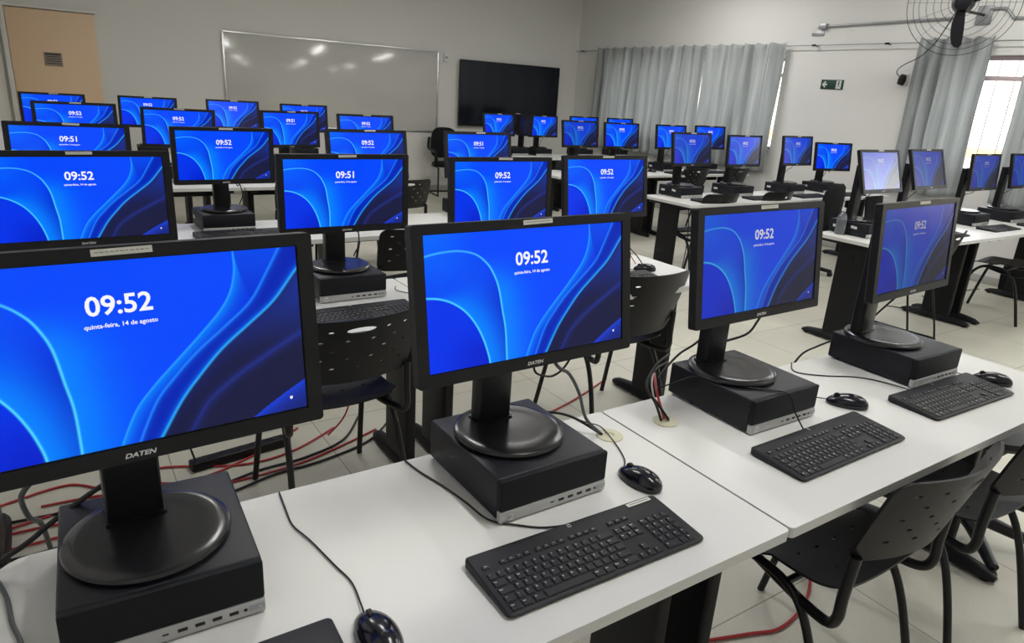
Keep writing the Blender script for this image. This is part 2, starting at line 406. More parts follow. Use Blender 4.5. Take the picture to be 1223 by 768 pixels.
# wall fan
fc = Vector((7.20, 3.564, 2.603)); cam = Vector((0, 0, 1.5495))
ax = (cam-fc).normalized(); zx = Vector((0,0,1)); sx = zx.cross(ax).normalized(); uy = ax.cross(sx)
FM = Matrix(((sx.x, uy.x, ax.x, fc.x), (sx.y, uy.y, ax.y, fc.y), (sx.z, uy.z, ax.z, fc.z), (0,0,0,1)))
t = thing('wall_fan', 'black wall fan with round wire guard above the bright window', 'fan', tuple(fc))
FL = Matrix.Translation(-fc) @ FM @ Matrix.Scale(1.32, 4)
def ring(mb, r, z, w, n=56): mb.tube([(r*math.cos(2*PI*i/n), r*math.sin(2*PI*i/n), z) for i in range(n+1)], w, 6, M4=FL, cap=False)
for nm, sgn in (('front_guard', 1), ('rear_guard', -1)):
    g = MB()
    for k, r_ in enumerate((.09, .135, .18, .225, .27, .305)): ring(g, r_, sgn*(.085-.085*(r_/.34)**3), .0008)
    ring(g, .345, sgn*.004, .0018)
    for k in range(12):
        a = 2*PI*k/16
        g.tube([(q*math.cos(a), q*math.sin(a), sgn*(.085-.085*(q/.34)**3)) for q in (.05, .12, .2, .27, .32, .345)], .0009, 5, M4=FL)
    g.build(nm, M['tube'], t)
for k in range(3):
    a = R(-93)+k*2*PI/3; g = MB(); vs = []; fs = []
    n = 12
    for i in range(n+1):
        q = .05+i/n*.24; w = .030+.028*math.sin(PI*min(1, i/n*.8+.1)); 
        if i == n: w *= .5
        for s_ in (-1, 1):
            px = s_*w*.75; tw = R(24)-R(8)*i/n; off = .05*(i/n)**2*.6
            for zt in (.0015, -.0015):
                vs.append((q, px*math.cos(tw)+off*1.2, px*math.sin(tw)+zt+.01))
    for i in range(n):
        b = i*4
        fs += [(b, b+4, b+6, b+2), (b+1, b+3, b+7, b+5), (b, b+1, b+5, b+4), (b+2, b+6, b+7, b+3)]
    fs += [(0,2,3,1), (n*4, n*4+1, n*4+3, n*4+2)]
    g.add(vs, fs, 0, True, FL @ Matrix.Rotation(a, 4, 'Z')).build('blade', M['plastic'], t)
MB().lathe([(.02,.045),(.045,.04),(.06,.02),(.062,-.03),(.07,-.05),(.075,-.13),(.06,-.17),(.03,-.18)], 32, M4=FL).build('motor', M['gloss'], t)
mpos = fc-ax*.17; wp = Vector((XR, 3.66, 2.57))
MB().tube(smooth_path([mpos-fc, mpos-fc+Vector((.08,.0,-.06)), wp-fc+Vector((-.10,0,0)), wp-fc]), .014).build('arm', M['tube'], t)
MB().box(tuple(wp-fc+Vector((-.012,0,0))), (.024, .14, .17), bev=.004).build('wall_plate', M['galv'], t)
pl = Vector((XR-.05, 4.31, 1.955))
MB().tube(smooth_path([mpos-fc+Vector((-.02,.03,-.05)), Vector((7.4,3.81,2.33))-fc, Vector((7.5,3.947,2.22))-fc, Vector((7.6,4.09,2.153))-fc, Vector((7.7,4.28,2.09))-fc, Vector((7.76,4.36,2.03))-fc, Vector((7.80,4.33,1.98))-fc, pl-fc]), .0045, 8).build('cord', M['cable'], t)
MB().tube([pl-fc+Vector((0,.012,-.05)), pl-fc+Vector((0,0,.0)), pl-fc+Vector((-.01,-.014,.05))], [.034,.042,.030], 12).build('plug', M['cable'], t)
tag(MB().box((XR-.01, 4.31, 1.955), (.02, .08, .12), bev=.004).build('wall_outlet', M['fix']), 'white wall outlet holding the black fan plug', 'outlet')

# ------------------------------------------------------------------ ceiling lamps (above the frame)
LP = [(x, y) for x in (1.4, 4.2, 6.6) for y in (.5, 3.2, 6.4)]
def make_lamp(label):
    root = thing('ceiling_lamp', label, 'lamp', (0,0,ZC), 0, 'twin tube ceiling lamps')
    MB().prism(rr(1.25, .2, .01), -.06, 0).build('housing', M['fix'], root)
    for s_ in (-1, 1):
        MB().tube([(-.59, s_*.05, -.08), (.59, s_*.05, -.08)], .014, 12).build('tube', M['tubelight'], root)
    return root
for i, (x, y) in enumerate(LP):
    if i == 0: lp0 = make_lamp('white twin tube lamp fixed to the ceiling'); o = lp0
    else: o = dup(lp0)
    o.location = (x, y, ZC); o.rotation_euler = (0,0,PI/2)
    L = bpy.data.lights.new('tube_glow', 'AREA'); L.shape = 'RECTANGLE'; L.size = 1.2; L.size_y = .14; L.energy = LAMP_W if 'LAMP_W' in globals() else 26
    L.color = (1, .985, .955)
    lo = bpy.data.objects.new('lamp_light', L); COL.objects.link(lo); lo.location = (x, y, ZC-.12); lo.rotation_euler = (0,0,PI/2)

# ------------------------------------------------------------------ desks
def leg_mesh():
    g = MB()
    g.prism(rr(.045, .22, .012), .05, .70, 0)
    g.box((0, .0, .71), (.04, .50, .03), bev=.004)
    g.lathe([(.009,0),(.009,.004),(.003,.005)], 12, M4=Matrix.Translation((-.0225,0,.62)) @ Matrix.Rotation(-PI/2,4,'Y'))
    return g.mesh('leg', [M['deskmetal']])
def foot_mesh():
    pr = []; g = MB(); vs = []; fs = []; n = 16
    for i in range(n+1):
        t_ = i/n*2-1; y = t_*.27; h = .028+.032*(1-abs(t_)**2.2); w = .034-.008*abs(t_)**3
        if abs(t_) == 1: h *= .6; w *= .6
        for a in range(8):
            th = PI*a/7; vs.append((w*math.cos(th), y, .012+h*math.sin(th)*.9))
    for i in range(n):
        for a in range(8):
            b = (a+1) % 8; fs.append((i*8+a, i*8+b, (i+1)*8+b, (i+1)*8+a))
    fs += [tuple(range(8)), tuple(reversed(range(n*8, n*8+8)))]
    g.add(vs, fs, 0, True)
    for y in (-.235, .235): g.lathe([(.018,0),(.018,.012)], 16, c=(0,y,0))
    return g.mesh('foot', [M['deskmetal']])
LEG, FOOT = leg_mesh(), foot_mesh()
DESK_D = .60
def desk(x0, x1, yf, label, group, corner=.012, inset=.085):
    w = x1-x0; cx = (x0+x1)/2; cy = yf+DESK_D/2
    root = thing('desk', label, 'desk', (cx, cy, 0), 0, group)
    g = MB(); n = 5
    rad = [.012, .012, .012, corner]
    g.prism(rr(w, DESK_D, rad, n), .725, .7492, 0, ch=.0015)
    g.v = [(v[0], v[1], v[2]+.0008) for v in g.v]
    # side faces get the edge band
    for i, f_ in enumerate(g.f):
        if i and i <= 2*len(rr(w, DESK_D, rad, n)): g.m[i] = 1; 
    g.build('tabletop', [M['desk'], M['edge']], root)
    for sx_ in (-1, 1):
        lg = link('leg', LEG, root, (sx_*(w/2-(inset if sx_ < 0 else .085)), .02, 0)); link('foot', FOOT, lg, (0, 0, 0))
    MB().box((0, .13, .675), (w-.25, .025, .10), bev=.004).build('rail', M['deskmetal'], root)
    return root
ROW_Y = dict(A=.655, B=2.11, C=3.58, D=5.54, E=7.43, P=2.25, Q=4.02, R=5.89, S=7.74)
nm = dict(A='nearest row', B='second row', C='third row', D='fourth row', E='rearmost row', P='nearest row', Q='second row', R='third row', S='rearmost row')
for r_ in 'ABCDE':
    x = {'A': (-.17, 1.1545, 1.1595, 2.705), 'B': (-.355, 1.185, 1.19, 2.65)}.get(r_, (-.30, 1.195, 1.20, 2.70))
    desk(x[0], x[1], ROW_Y[r_], 'white-topped desk, left one in the %s of the whiteboard side' % nm[r_], 'white desks of the whiteboard side', .05 if r_ == 'A' else .012, .04 if r_ == 'B' else .085)
    desk(x[2], x[3], ROW_Y[r_], 'white-topped desk, aisle end of the %s on the whiteboard side' % nm[r_], 'white desks of the whiteboard side')
for r_ in 'PQRS':
    desk(4.47, 6.03, ROW_Y[r_], 'white-topped desk, aisle end of the %s on the window side' % nm[r_], 'white desks of the window side')
    desk(6.035, 7.56, ROW_Y[r_], 'white-topped desk, wall end of the %s on the window side' % nm[r_], 'white desks of the window side')
ZD = .75

# ------------------------------------------------------------------ wallpaper picture for the screens
SW, SH = .468, .250
CURV = dict(
 a=[(-.05,.17),(-.001,.150),(.065,.131),(.15,.128),(.226,.163),(.278,.238),(.307,.32),(.329,.43),(.344,.609),(.356,.768),(.358,1.02)],
 b=[(-.05,.44),(.001,.445),(.058,.461),(.114,.502),(.17,.577),(.215,.683),(.248,.807),(.27,.939),(.277,1.02)],
 c=[(.81,-.03),(.811,.06),(.808,.129),(.792,.232),(.758,.331),(.699,.445),(.627,.574),(.557,.7),(.501,.827),(.452,1.02)],
 e=[(.812,-.03),(.818,.06),(.827,.132),(.85,.283)],
 d=[(.957,-.03),(.909,.122),(.849,.294),(.771,.417),(.683,.545),(.612,.673),(.555,.801),(.498,1.02)],
 f=[(1.04,.06),(.998,.134),(.921,.305),(.844,.42),(.754,.549),(.681,.689),(.623,.819),(.555,1.02)],
 g=[(1.03,.50),(.995,.524),(.855,.656),(.765,.751),(.692,.858),(.635,1.02)],
 h=[(1.03,.795),(.993,.829),(.912,.906),(.80,1.03)])
def wallpaper(NX=380, NY=203):
    u, v = np.meshgrid(np.linspace(0,1,NX+1), np.linspace(0,1,NY+1)); X = u*1.87; Y = v
    def sd(key):
        P = np.array([(p.x, p.y) for p in smooth_path([(a*1.87, b, 0) for a, b in CURV[key]], 5)])
        best = np.full(u.shape, 9.); sg = np.ones(u.shape)
        for p, q in zip(P[:-1], P[1:]):
            dx, dy = q-p; L2 = dx*dx+dy*dy
            t_ = np.clip(((X-p[0])*dx+(Y-p[1])*dy)/L2, 0, 1)
            ex, ey = X-p[0]-t_*dx, Y-p[1]-t_*dy; dd = np.hypot(ex, ey); cr = dx*ey-dy*ex
            m = dd < best-1e-9; best = np.where(m, dd, best); sg = np.where(m, np.sign(cr), sg)
        return best*sg
    D = {k: sd(k) for k in CURV}
    sm = lambda x, a, b: (lambda t: t*t*(3-2*t))(np.clip((x-a)/(b-a), 0, 1))
    def C(*c): return np.array([lin(k/255) for k in c])[None, None, :]
    mix = lambda a, b, t: a*(1-t[..., None])+b*t[..., None]
    # a, b run left->right then down: negative cross = above/right of the curve
    az, bl, dp, nv = C(0,132,255), C(0,72,250), C(0,38,205), C(26,28,62)
    outA = D['a'] < 0; outB = D['b'] < 0
    img = mix(C(0,72,254)+0*u[..., None], C(0,90,255), sm(u, .3, .0)*sm(v, .6, 0))
    img = mix(img, C(0,104,255), sm(u, .22, 0)*sm(v, .25, 0)*.8)
    # right of a: azure glow
    dA = np.abs(D['a']); glow = np.exp(-(dA/.17)**1.5)*sm(v, .14, .5)
    img = np.where(outA[..., None], mix(img, az, glow*.95), img)
    # between a and b
    dB = np.abs(D['b'])
    mid = mix(C(0,64,245)+0*u[..., None], C(0,96,255), sm(v, .6, .12)*sm(u, .36, .02)*.9)
    mid = mix(mid, dp, np.exp(-(dA/.13)**1.5)*sm(v, .25, .6)*.95)
    mid = mix(mid, C(0,132,255), np.exp(-(dB/(.04+.10*sm(u, .08, .26)))**1.5)*sm(u, .02, .16))
    img = np.where((~outA)[..., None], mid, img)
    low = mix(C(0,52,235)+0*u[..., None], C(0,34,205), sm(v, .6, 1.)*sm(u, 0, .25))
    img = np.where((~outB & ~outA)[..., None], low, img)
    # c runs top->bottom to the left: positive/negative decided at a probe
    def right_of(key):  # region to the right/below
        s0 = D[key][int(NY*.6), NX]; return np.sign(D[key]) == np.sign(s0)
    rc, rd, rf, rg, rh = (right_of(k) for k in 'cdfgh'); re_ = (D['e']*1.0)
    rh = ~rh
    dC = np.abs(D['c']); dD = np.abs(D['d']); dF = np.abs(D['f'])
    band = mix(C(0,56,228)+0*u[..., None], C(0,128,255), np.exp(-(dC/.036)**1.3))
    img = np.where((rc & ~rd)[..., None], band, img)
    # wedge right of e above d : deep blue
    vv = np.clip(v/.283, 0, 1); ue = .812+(.85-.812)*vv**1.3
    top = (u > ue) & (v < .30) & ~rd
    img = np.where(top[..., None], mix(C(0,52,215)+0*u[..., None], C(0,70,235), sm(v, .3, 0)), img)
    bd = mix(C(0,36,180)+0*u[..., None], C(10,105,250), np.exp(-(dD/.013)**1.2)*.85)
    bd = mix(bd, C(0,116,250), np.exp(-(dF/.015)**1.3)*.9)
    img = np.where((rd & ~rf)[..., None], bd, img)
    dark = mix(nv+0*u[..., None], C(24,50,150), sm(v, .65, .15))
    dark = mix(dark, C(24,34,110), np.exp(-(dF/.05)))
    dark = mix(dark, C(34,52,150), np.exp(-(np.abs(D['g'])/.018)**1.2)*.75)
    dark = mix(dark, C(20,22,40), sm(v, .5, 1.)*.5*(~rg))
    img = np.where(rf[..., None], dark, img)
    hb = mix(C(22,34,110)+0*u[..., None], C(26,64,215), np.exp(-(np.abs(D['h'])/.05)))
    img = np.where(rh[..., None], hb, img)
    for k, w, c, s_ in (('a', .0062, C(80,215,255), 1.), ('b', .0062, C(80,220,255), 1.), ('c', .0045, C(50,175,255), .75), ('d', .0055, C(40,145,255), .7), ('f', .0062, C(50,180,255), .85)):
        ms = np.exp(-(np.abs(D[k])/w)**2)*s_
        if k == 'a': ms = ms*(.6+.4*sm(v, .1, .3))
        img = mix(img, c, ms)
    return u, v, img
_u, _v, _img = wallpaper()
def screen_mesh(clock):
    ny, nx = _u.shape
    vs = np.stack([(_u-.5)*SW, np.zeros_like(_u), (.5-_v)*SH], -1).reshape(-1, 3)
    idx = np.arange(nx*ny).reshape(ny, nx)
    q = np.stack([idx[:-1,:-1], idx[1:,:-1], idx[1:,1:], idx[:-1,1:]], -1).reshape(-1, 4)
    V = [tuple(p) for p in vs]; F = [tuple(int(k) for k in f_) for f_ in q]; base = len(V)
    def put(geo, ou, ov):
        tv, tf = geo; o = len(V)
        V.extend(((ou-.5)*SW+x, -.0004, (.5-ov)*SH+y) for x, y, z in tv); F.extend(tuple(i+o for i in f_) for f_ in tf)
    put(text_geo(clock, .0352, .0007), .498, .232)
    put(text_geo('quinta-feira, 14 de agosto', .0083, .00014), .498, .333)
    # little status glyph in the corner
    o = len(V); V.extend([((.951-.5)*SW+a, -.0004, (.5-.923)*SH+b) for a, b in ((-.0022,.0022),(.0022,.0022),(.0018,-.0016),(0,-.0028),(-.0018,-.0016))]); F.append((o,o+4,o+3,o+2,o+1))
    me = bpy.data.meshes.new('screen_picture'); me.from_pydata(V, [], F); me.materials.append(M['screen'])
    ca = me.color_attributes.new('picture', 'FLOAT_COLOR', 'POINT')
    col = np.ones((len(V), 4), np.float32); col[:base, :3] = _img.reshape(-1, 3); col[base:, :3] = .92
    ca.data.foreach_set('color', col.ravel()); me.update(); return me
SCR = {'52': screen_mesh('09:52'), '51': screen_mesh('09:51')}

# ------------------------------------------------------------------ monitor
MW, MH = .5174, .2943
def monitor_parts():
    P = {}
    g = MB()  # housing, origin at panel centre, front face at y=0
    o = rr(MW, MH, .006, 4); n = len(o); oi = [(x, y) for x, y in rr(SW+.004, SH+.004, .001, 4, 0, .0035)]
    oi = oi
    vs = [(x, .0, z) for x, z in o]+[(x, .0, z) for x, z in oi]+[(x, .0035, z) for x, z in oi]
    fs = []
    for i in range(n):
        j = (i+1) % n; fs += [(i, j, n+j, n+i), (n+i, n+j, 2*n+j, 2*n+i)]
    g.add(vs, fs)
    # side rim and back shell
    rings = [(0, 0, 1), (.0015, -.0, 1), (.022, .0, 1), (.026, .004, 1), (.034, .05, 1), (.048, .10, 1)]
    vs = []
    for y, ins, _ in rings:
        kx = 1-2*ins/MW; kz = 1-2*ins/MH*.8
        vs += [(x*kx, y, z*kz) for x, z in o]
    fs = [(k*n+i, k*n+(i+1) % n, (k+1)*n+(i+1) % n, (k+1)*n+i) for k in range(len(rings)-1) for i in range(n)]
    fs.append(tuple(range((len(rings)-1)*n, len(rings)*n)))
    g.add(vs, fs)
    g.box((0, .0037, .0035), (SW+.004, .0004, SH+.004))
    P['housing'] = g.mesh('housing', [M['bezel']])
    tv, tf = text_geo('DATEN', .0105, .0003)
    P['logo'] = MB().add([(x, -.0006, z-.0005) for x, z, _ in [(a*1.1+b*.28, b*.88, c) for a, b, c in tv]], tf).mesh('logo', [M['ink']])
    s_ = MB().box((0, -.0004, 0), (.070, .0008, .0088))
    for k in range(11): s_.box((-.029+k*.0058, -.0010, .0004), (.0036+.0012*(k % 2), .0002, .0012), 1)
    P['sticker'] = s_.mesh('label_sticker', [M['sticker'], M['greyink']])
    P['base'] = MB().lathe([(.112,0),(.119,.003),(.121,.008),(.119,.013),(.112,.0165),(.100,.0175),(.078,.0160),(.070,.0158),(.03,.0165),(.001,.0165)], 72).mesh('round_base', [M['basegloss']])
    return P
MP = monitor_parts()
def neck_mesh(h):
    g = MB().prism(rr(.082, .040, .005, 3, 0, .060), .014, h, 0)
    g.prism(rr(.090, .052, .006, 3, 0, .060), .0155, .0195, 0)
    g.box((0, .022, h-.03), (.07, .06, .07), bev=.006)
    return g.mesh('neck', [M['gloss']])
NECK = {}; CAB = {}
def monitor(px, py, pz, yaw, tilt, label, group, clock='52', scr='screen', zb=.845, cable=False):
    """px,py,pz = centre of the panel front"""
    off = .085
    bx = px-math.sin(yaw)*off; by = py+math.cos(yaw)*off
    root = thing('monitor', label, 'monitor', (bx, by, zb), yaw, group)
    link('round_base', MP['base'], root)
    hk = round(pz-zb+.02, 2)
    if hk not in NECK: NECK[hk] = neck_mesh(hk)
    link('neck', NECK[hk], root)
    hs = link('housing', MP['housing'], root, (0, -off, pz-zb), (-tilt, 0, 0))
    s_ = link('screen', SCR[clock], hs, (0, .0026, .0035))
    if scr != 'screen':
        s_.material_slots[0].link = 'OBJECT'; s_.material_slots[0].material = M[scr]
    link('logo', MP['logo'], hs, (0, 0, -MH/2+.0105))
    link('label_sticker', MP['sticker'], hs, (.012+random.uniform(-.006, .006), 0, MH/2-.0068), (0, random.uniform(-.02, .02), 0))
    if cable:
        h = pz-zb; k = (hk, cable)
        if k not in CAB: CAB[k] = MB().tube(smooth_path([(.05,-.035,h-.10),(.075,.0,h-.17),(.105,.06,.13),(.132,.12,.06),(.125,.146,.02),(.12,.150,.004)], 6), .003, 8).mesh('cord', [M['cable']])
        link('cord', CAB[k], root)
    return root, bx, by

# ------------------------------------------------------------------ computer case
CW, CD, CH = .2695, .297, .0955
def case_parts():
    P = {}
    g = MB().box((0, .006, CH/2+.003), (CW, CD-.012, CH-.006), bev=.005, seg=3)
    for sx_ in (-1, 1):
        for sy_ in (-1, 1): g.lathe([(.010,0),(.010,.004)], 12, c=(sx_*.11, sy_*.12, 0))
    P['chassis'] = g.mesh('chassis', [M['case']])
    P['bezel'] = MB().box((0, -CD/2+.006, .0275+(CH-.0275)/2), (CW-.001, .014, CH-.0275), bev=.004).mesh('front_mesh', [M['mesh']])
    P['strip'] = MB().box((0, -CD/2+.0055, .0155), (CW-.001, .015, .025), bev=.003).mesh('silver_strip', [M['silver']])
    P['usb'] = MB().box((0,0,0), (.0135, .0012, .0055)).mesh('usb_port', [M['socket']])
    P['usbc'] = MB().box((0,0,0), (.0085, .0012, .003), bev=.0005).mesh('usb_port', [M['socket']])
    P['jack'] = MB().lathe([(.0028,-.0006),(.0028,.0006)], 14, M4=Matrix.Rotation(PI/2,4,'X')).mesh('audio_jack', [M['socket']])
    b = MB().prism(rr(.024, .010, .002), -.0005, .0005, 0, M4=Matrix.Rotation(PI/2,4,'X')).box((.005,-.0012,0), (.004,.0004,.002), 1)
    P['power'] = b.mesh('power_button', [M['galv'], M['ink']])
    tv, tf = text_geo('hp', .0125, .0004)
    lg = MB().add([(.009*math.cos(2*PI*i/28), 0, .009*math.sin(2*PI*i/28)) for i in range(28)], [tuple(range(28))], 0)
    lg.add([(x+z*.0+y*.25, -.0006, y) for x, y, z in tv], tf, 1)
    P['emblem'] = lg.mesh('emblem', [M['alu'], M['silver']])
    P['label'] = MB().box((0,0,0), (.0008, .045, .018)).box((-.0007,.0,.003), (.0004,.036,.002), 1).box((-.0007,.0,-.003), (.0004,.036,.003), 1).mesh('label_sticker', [M['paper'], M['sticker']])
    return P
CP = case_parts()
def case(x, y, yaw, label, group, lab=0):
    root = thing('computer_case', label, 'computer', (x, y, ZD), yaw, group)
    link('chassis', CP['chassis'], root); link('front_mesh', CP['bezel'], root); st = link('silver_strip', CP['strip'], root)
    yy = -CD/2-.0022
    link('usb_port', CP['usbc'], st, (-.008, yy, .016))
    for k in range(4): link('usb_port', CP['usb'], st, (.015+k*.024, yy, .016))
    link('audio_jack', CP['jack'], st, (.104, yy, .016)); link('power_button', CP['power'], st, (.122-.001, yy, .016))
    link('emblem', CP['emblem'], st, (-.112, yy-.0001, .0155))
    if lab:
        link('label_sticker', CP['label'], root, (-CW/2-.0006, .095, .05))
        if lab > 1: link('label_sticker', CP['label'], root, (-CW/2-.0006, -.04, .06), (R(8), 0, 0))
    return root

# ------------------------------------------------------------------ keyboard
KW, KD = .4512, .152
def kb_z(y): return .010+(y+KD/2)/KD*.011
def kb_layout():
    K = []; p = .0184; x0 = -.2145
    def row(y, items, x=x0, h=1):
        for it in items:
            lab, w = it if isinstance(it, tuple) else (it, 1)
            if lab is not None: K.append((x+w*p/2, y, w*p-.0038, .0146, lab))
            x += w*p
    y0 = -.0615
    row(y0+4*p, [("'",1),'1','2','3','4','5','6','7','8','9','0','-','=',('<-',2)])
    row(y0+3*p, [('Tab',1.5),'Q','W','E','R','T','Y','U','I','O','P','´','[',('Enter',1.5)])
    row(y0+2*p, [('Caps',1.75),'A','S','D','F','G','H','J','K','L','Ç','~',']',('',1.25)])
    row(y0+1*p, [('^',1.25),'\\','Z','X','C','V','B','N','M',',','.',';','/',('^',1.75)])
    row(y0, [('Ctrl',1.25),('Win',1.25),('Alt',1.25),('',5.75),('AltGr',1.25),('Win',1.25),('Menu',1.25),('Ctrl',1.75)])
    row(y0+4*p, ['Ins','Home','PgUp'], .0755-.009); row(y0+3*p, ['Del','End','PgDn'], .0755-.009)
    row(y0+1*p, [(None,1),'^'], .0755-.009); row(y0, ['<','v','>'], .0755-.009)
    nx = .1385-.009+.002
    row(y0+4*p, ['Num','/','*','-'], nx); row(y0+3*p, ['7','8','9'], nx); row(y0+2*p, ['4','5','6'], nx); row(y0+p, ['1','2','3'], nx)
    row(y0+3*p, [(None,3),'+'], nx); row(y0, [('0',2),','], nx)
    K.append((nx+3.5*p, y0+1.5*p-.5*p+p*0, p-.0038, .0146, 'En')); K.append((nx+3.5*p, y0+2*p, p-.0038, .0146, '.')); K.append((nx+3.5*p, y0, p-.0038, .0146, 'En'))
    # function row: small oval keys
    fy = y0+5.3*p; xs = [x0+.0105]+[x0+.046+i*.0168 for i in range(4)]+[x0+.122+i*.0168 for i in range(4)]+[x0+.198+i*.0168 for i in range(4)]+[.0755+.0005+i*.0184 for i in range(3)]
    for i, x in enumerate(xs): K.append((x, fy, .0142, .0092, 'Esc' if i == 0 else ('F%d' % i if i < 13 else 'Prt')))
    return K
KEYS = kb_layout()
def key_geo(mb, w, h, lab, at=(0,0,0), legend=True):
    x, y, z = at
    o1 = rr(w, h, .0012, 2); o2 = rr(w-.0022, h-.0026, .0012, 2, 0, .0004); n = len(o1)
    vs = [(x+a, y+b, z-.001) for a, b in o1]+[(x+a, y+b, z+.0018) for a, b in o1]+[(x+a, y+b, z+.0030) for a, b in o2]
    fs = [(k*n+i, k*n+(i+1) % n, (k+1)*n+(i+1) % n, (k+1)*n+i) for k in range(2) for i in range(n)]+[tuple(range(2*n, 3*n))]
    mb.add(vs, fs, 0)
    if legend and lab:
        sz = .0052 if len(lab) == 1 else .0034
        if h < .01: sz = .0032
        tv, tf = TXT(lab, sz)
        dx = -w/2+.0048 if h > .01 else 0; dy = .0022 if h > .01 else 0
        mb.add([(x+dx+a, y+dy+b, z+.0032) for a, b, c in tv], tf, 1)
_tx = {}
def TXT(l, s):
    if (l, s) not in _tx: _tx[(l, s)] = text_geo(l, s, .0001)
    return _tx[(l, s)]
def kb_body_mesh():
    g = MB(); o = rr(KW, KD, [.012, .012, .009, .009], 5); n = len(o)
    vs = []
    for ins, dz, bot in ((.004, 0, 1), (0, .005, 1), (0, -.003, 0), (.0035, 0, 0)):
        for x, y in o:
            k = 1-ins/(KW/2) ; k2 = 1-ins/(KD/2)
            vs.append((x*k, y*k2, (dz if bot else kb_z(y)+dz)))
    fs = [tuple(reversed(range(n)))]+[(r_*n+i, r_*n+(i+1) % n, (r_+1)*n+(i+1) % n, (r_+1)*n+i) for r_ in range(3) for i in range(n)]
    fs.append(tuple(range(3*n, 4*n)))
    g.add(vs, fs, 0, True)
    for x0, x1, y0, y1 in ((-.2155,.0640,-.0705,.0215),(.0655,.1235,-.0705,-.0505),(.0845,.1035,-.0525,-.0335),(.0655,.1235,-.015,.0215),(.1305,.2065,-.0705,.0215)):
        g.add([(x0,y0,kb_z(y0)+.0003),(x1,y0,kb_z(y0)+.0003),(x1,y1,kb_z(y1)+.0003),(x0,y1,kb_z(y1)+.0003)], [(0,1,2,3)], 1)  # black sheet below each key block: shade of the key gaps, painted in
    return g.mesh('body', [M['kb'], M['socket']])
KBODY = kb_body_mesh()
def emblem_mesh(r_, sz, m0, m1):
    tv, tf = text_geo('hp', sz, sz*.03)
    g = MB().add([(r_*math.cos(2*PI*i/28), r_*math.sin(2*PI*i/28), 0) for i in range(28)], [tuple(range(28))], 0)
    g.add([(x+y*.25, y, .0004) for x, y, z in tv], tf, 1); return g.mesh('emblem', [m0, m1])
KEMB = emblem_mesh(.0050, .0085, M['alu'], M['kb'])
KMESH = {}
for k, (x, y, w, h, lab) in enumerate(KEYS):
    key = (round(w, 4), round(h, 4), lab)
    if key not in KMESH:
        g = MB(); key_geo(g, w, h, lab); KMESH[key] = g.mesh('key', [M['key'], M['ink']])
slope = math.atan(.011/KD)
rest = MB()
for (x, y, w, h, lab) in KEYS[100:]: key_geo(rest, w, h, lab, (x, y, kb_z(y)))
REST = rest.mesh('keys', [M['key'], M['ink']])
allk = MB()
for (x, y, w, h, lab) in KEYS: key_geo(allk, w, h, lab, (x, y, kb_z(y)), False)
ALLK = allk.mesh('keycaps', [M['key']])
GK = 'black full size keyboards'
def keyboard(x, y, yaw, label, detail=False, z=ZD, cord=None):
    root = thing('keyboard', label, 'keyboard', (x, y, z), yaw, GK)
    link('body', KBODY, root)
    if detail:
        for (kx, ky, w, h, lab) in KEYS[:100]:
            link('key', KMESH[(round(w, 4), round(h, 4), lab)], root, (kx, ky, kb_z(ky)), (slope, 0, 0))
        o = link('keys', REST, root); o['kind'] = 'stuff'
    else: link('keycaps', ALLK, root)
    if cord: cable_part(root, cord, .0021, x, y, z, yaw)
    link('emblem', KEMB, root, (-.002, .0655, kb_z(.0655)+.0006), (slope, 0, 0))
    return root

# ------------------------------------------------------------------ mouse
def mouse_mesh():
    g = MB(); n = 28; vs = []; fs = []
    lev = [(0, .92), (.004, 1.0), (.012, 1.0), (.020, .93), (.027, .78), (.032, .55), (.0345, .30), (.0352, .05)]
    for z, k in lev:
        for i in range(n):
            a = 2*PI*i/n; ca, sa = math.cos(a), math.sin(a)
            x = .0315*(abs(ca)**.85)*(1 if ca >= 0 else -1)*k; y = .057*(abs(sa)**.9)*(1 if sa >= 0 else -1)*k
            x *= 1-.10*max(0, -y/.057)*0 - .10*(1-(y/.057)**2)*.6*0
            x *= (1-.12*max(0, y/.057)); yy = y-(.010*(1-k))
            zz = z*(1-.28*max(0, y/.057)**1.5*(z > .006))
            vs.append((x, yy, zz))
    for r_ in range(len(lev)-1):
        for i in range(n):
            j = (i+1) % n; fs.append((r_*n+i, r_*n+j, (r_+1)*n+j, (r_+1)*n+i))
    fs += [tuple(reversed(range(n))), tuple(range((len(lev)-1)*n, len(lev)*n))]
    g.add(vs, fs, 0, True); return g.mesh('shell', [M['mouse']])
MSH = mouse_mesh(); MEMB = emblem_mesh(.0048, .0082, M['greyink'], M['gloss'])
MWH = MB().lathe([(.006,-.0035),(.0095,-.0030),(.0095,.0030),(.006,.0035)], 20, M4=Matrix.Rotation(PI/2,4,'Y')).mesh('scroll_wheel', [M['plastic']])
MBT = MB().box((0,0,0), (.0009, .030, .0008)).mesh('button_split', [M['socket']])
def mouse(x, y, yaw, label, cord=None, z=ZD):
    root = thing('mouse', label, 'mouse', (x, y, z), yaw, 'black wired mice')
    link('shell', MSH, root); link('scroll_wheel', MWH, root, (0, .030, .0245)); link('emblem', MEMB, root, (0, -.026, .0338), (R(14), 0, 0))
    if cord: cable_part(root, cord, .0016, x, y, z, yaw, lead=(0, .050, .010))
    return root
def cable_part(root, pts, rad, x, y, z, yaw, lead=None, name='cord', m='cable'):
    inv = (Matrix.Translation((x, y, z)) @ Matrix.Rotation(yaw, 4, 'Z')).inverted()
    L = [inv @ Vector(p) for p in pts]
    if lead: L = [Vector(lead)]+L
    MB().tube(smooth_path(L, 7), rad, 8).build(name, M[m], root)

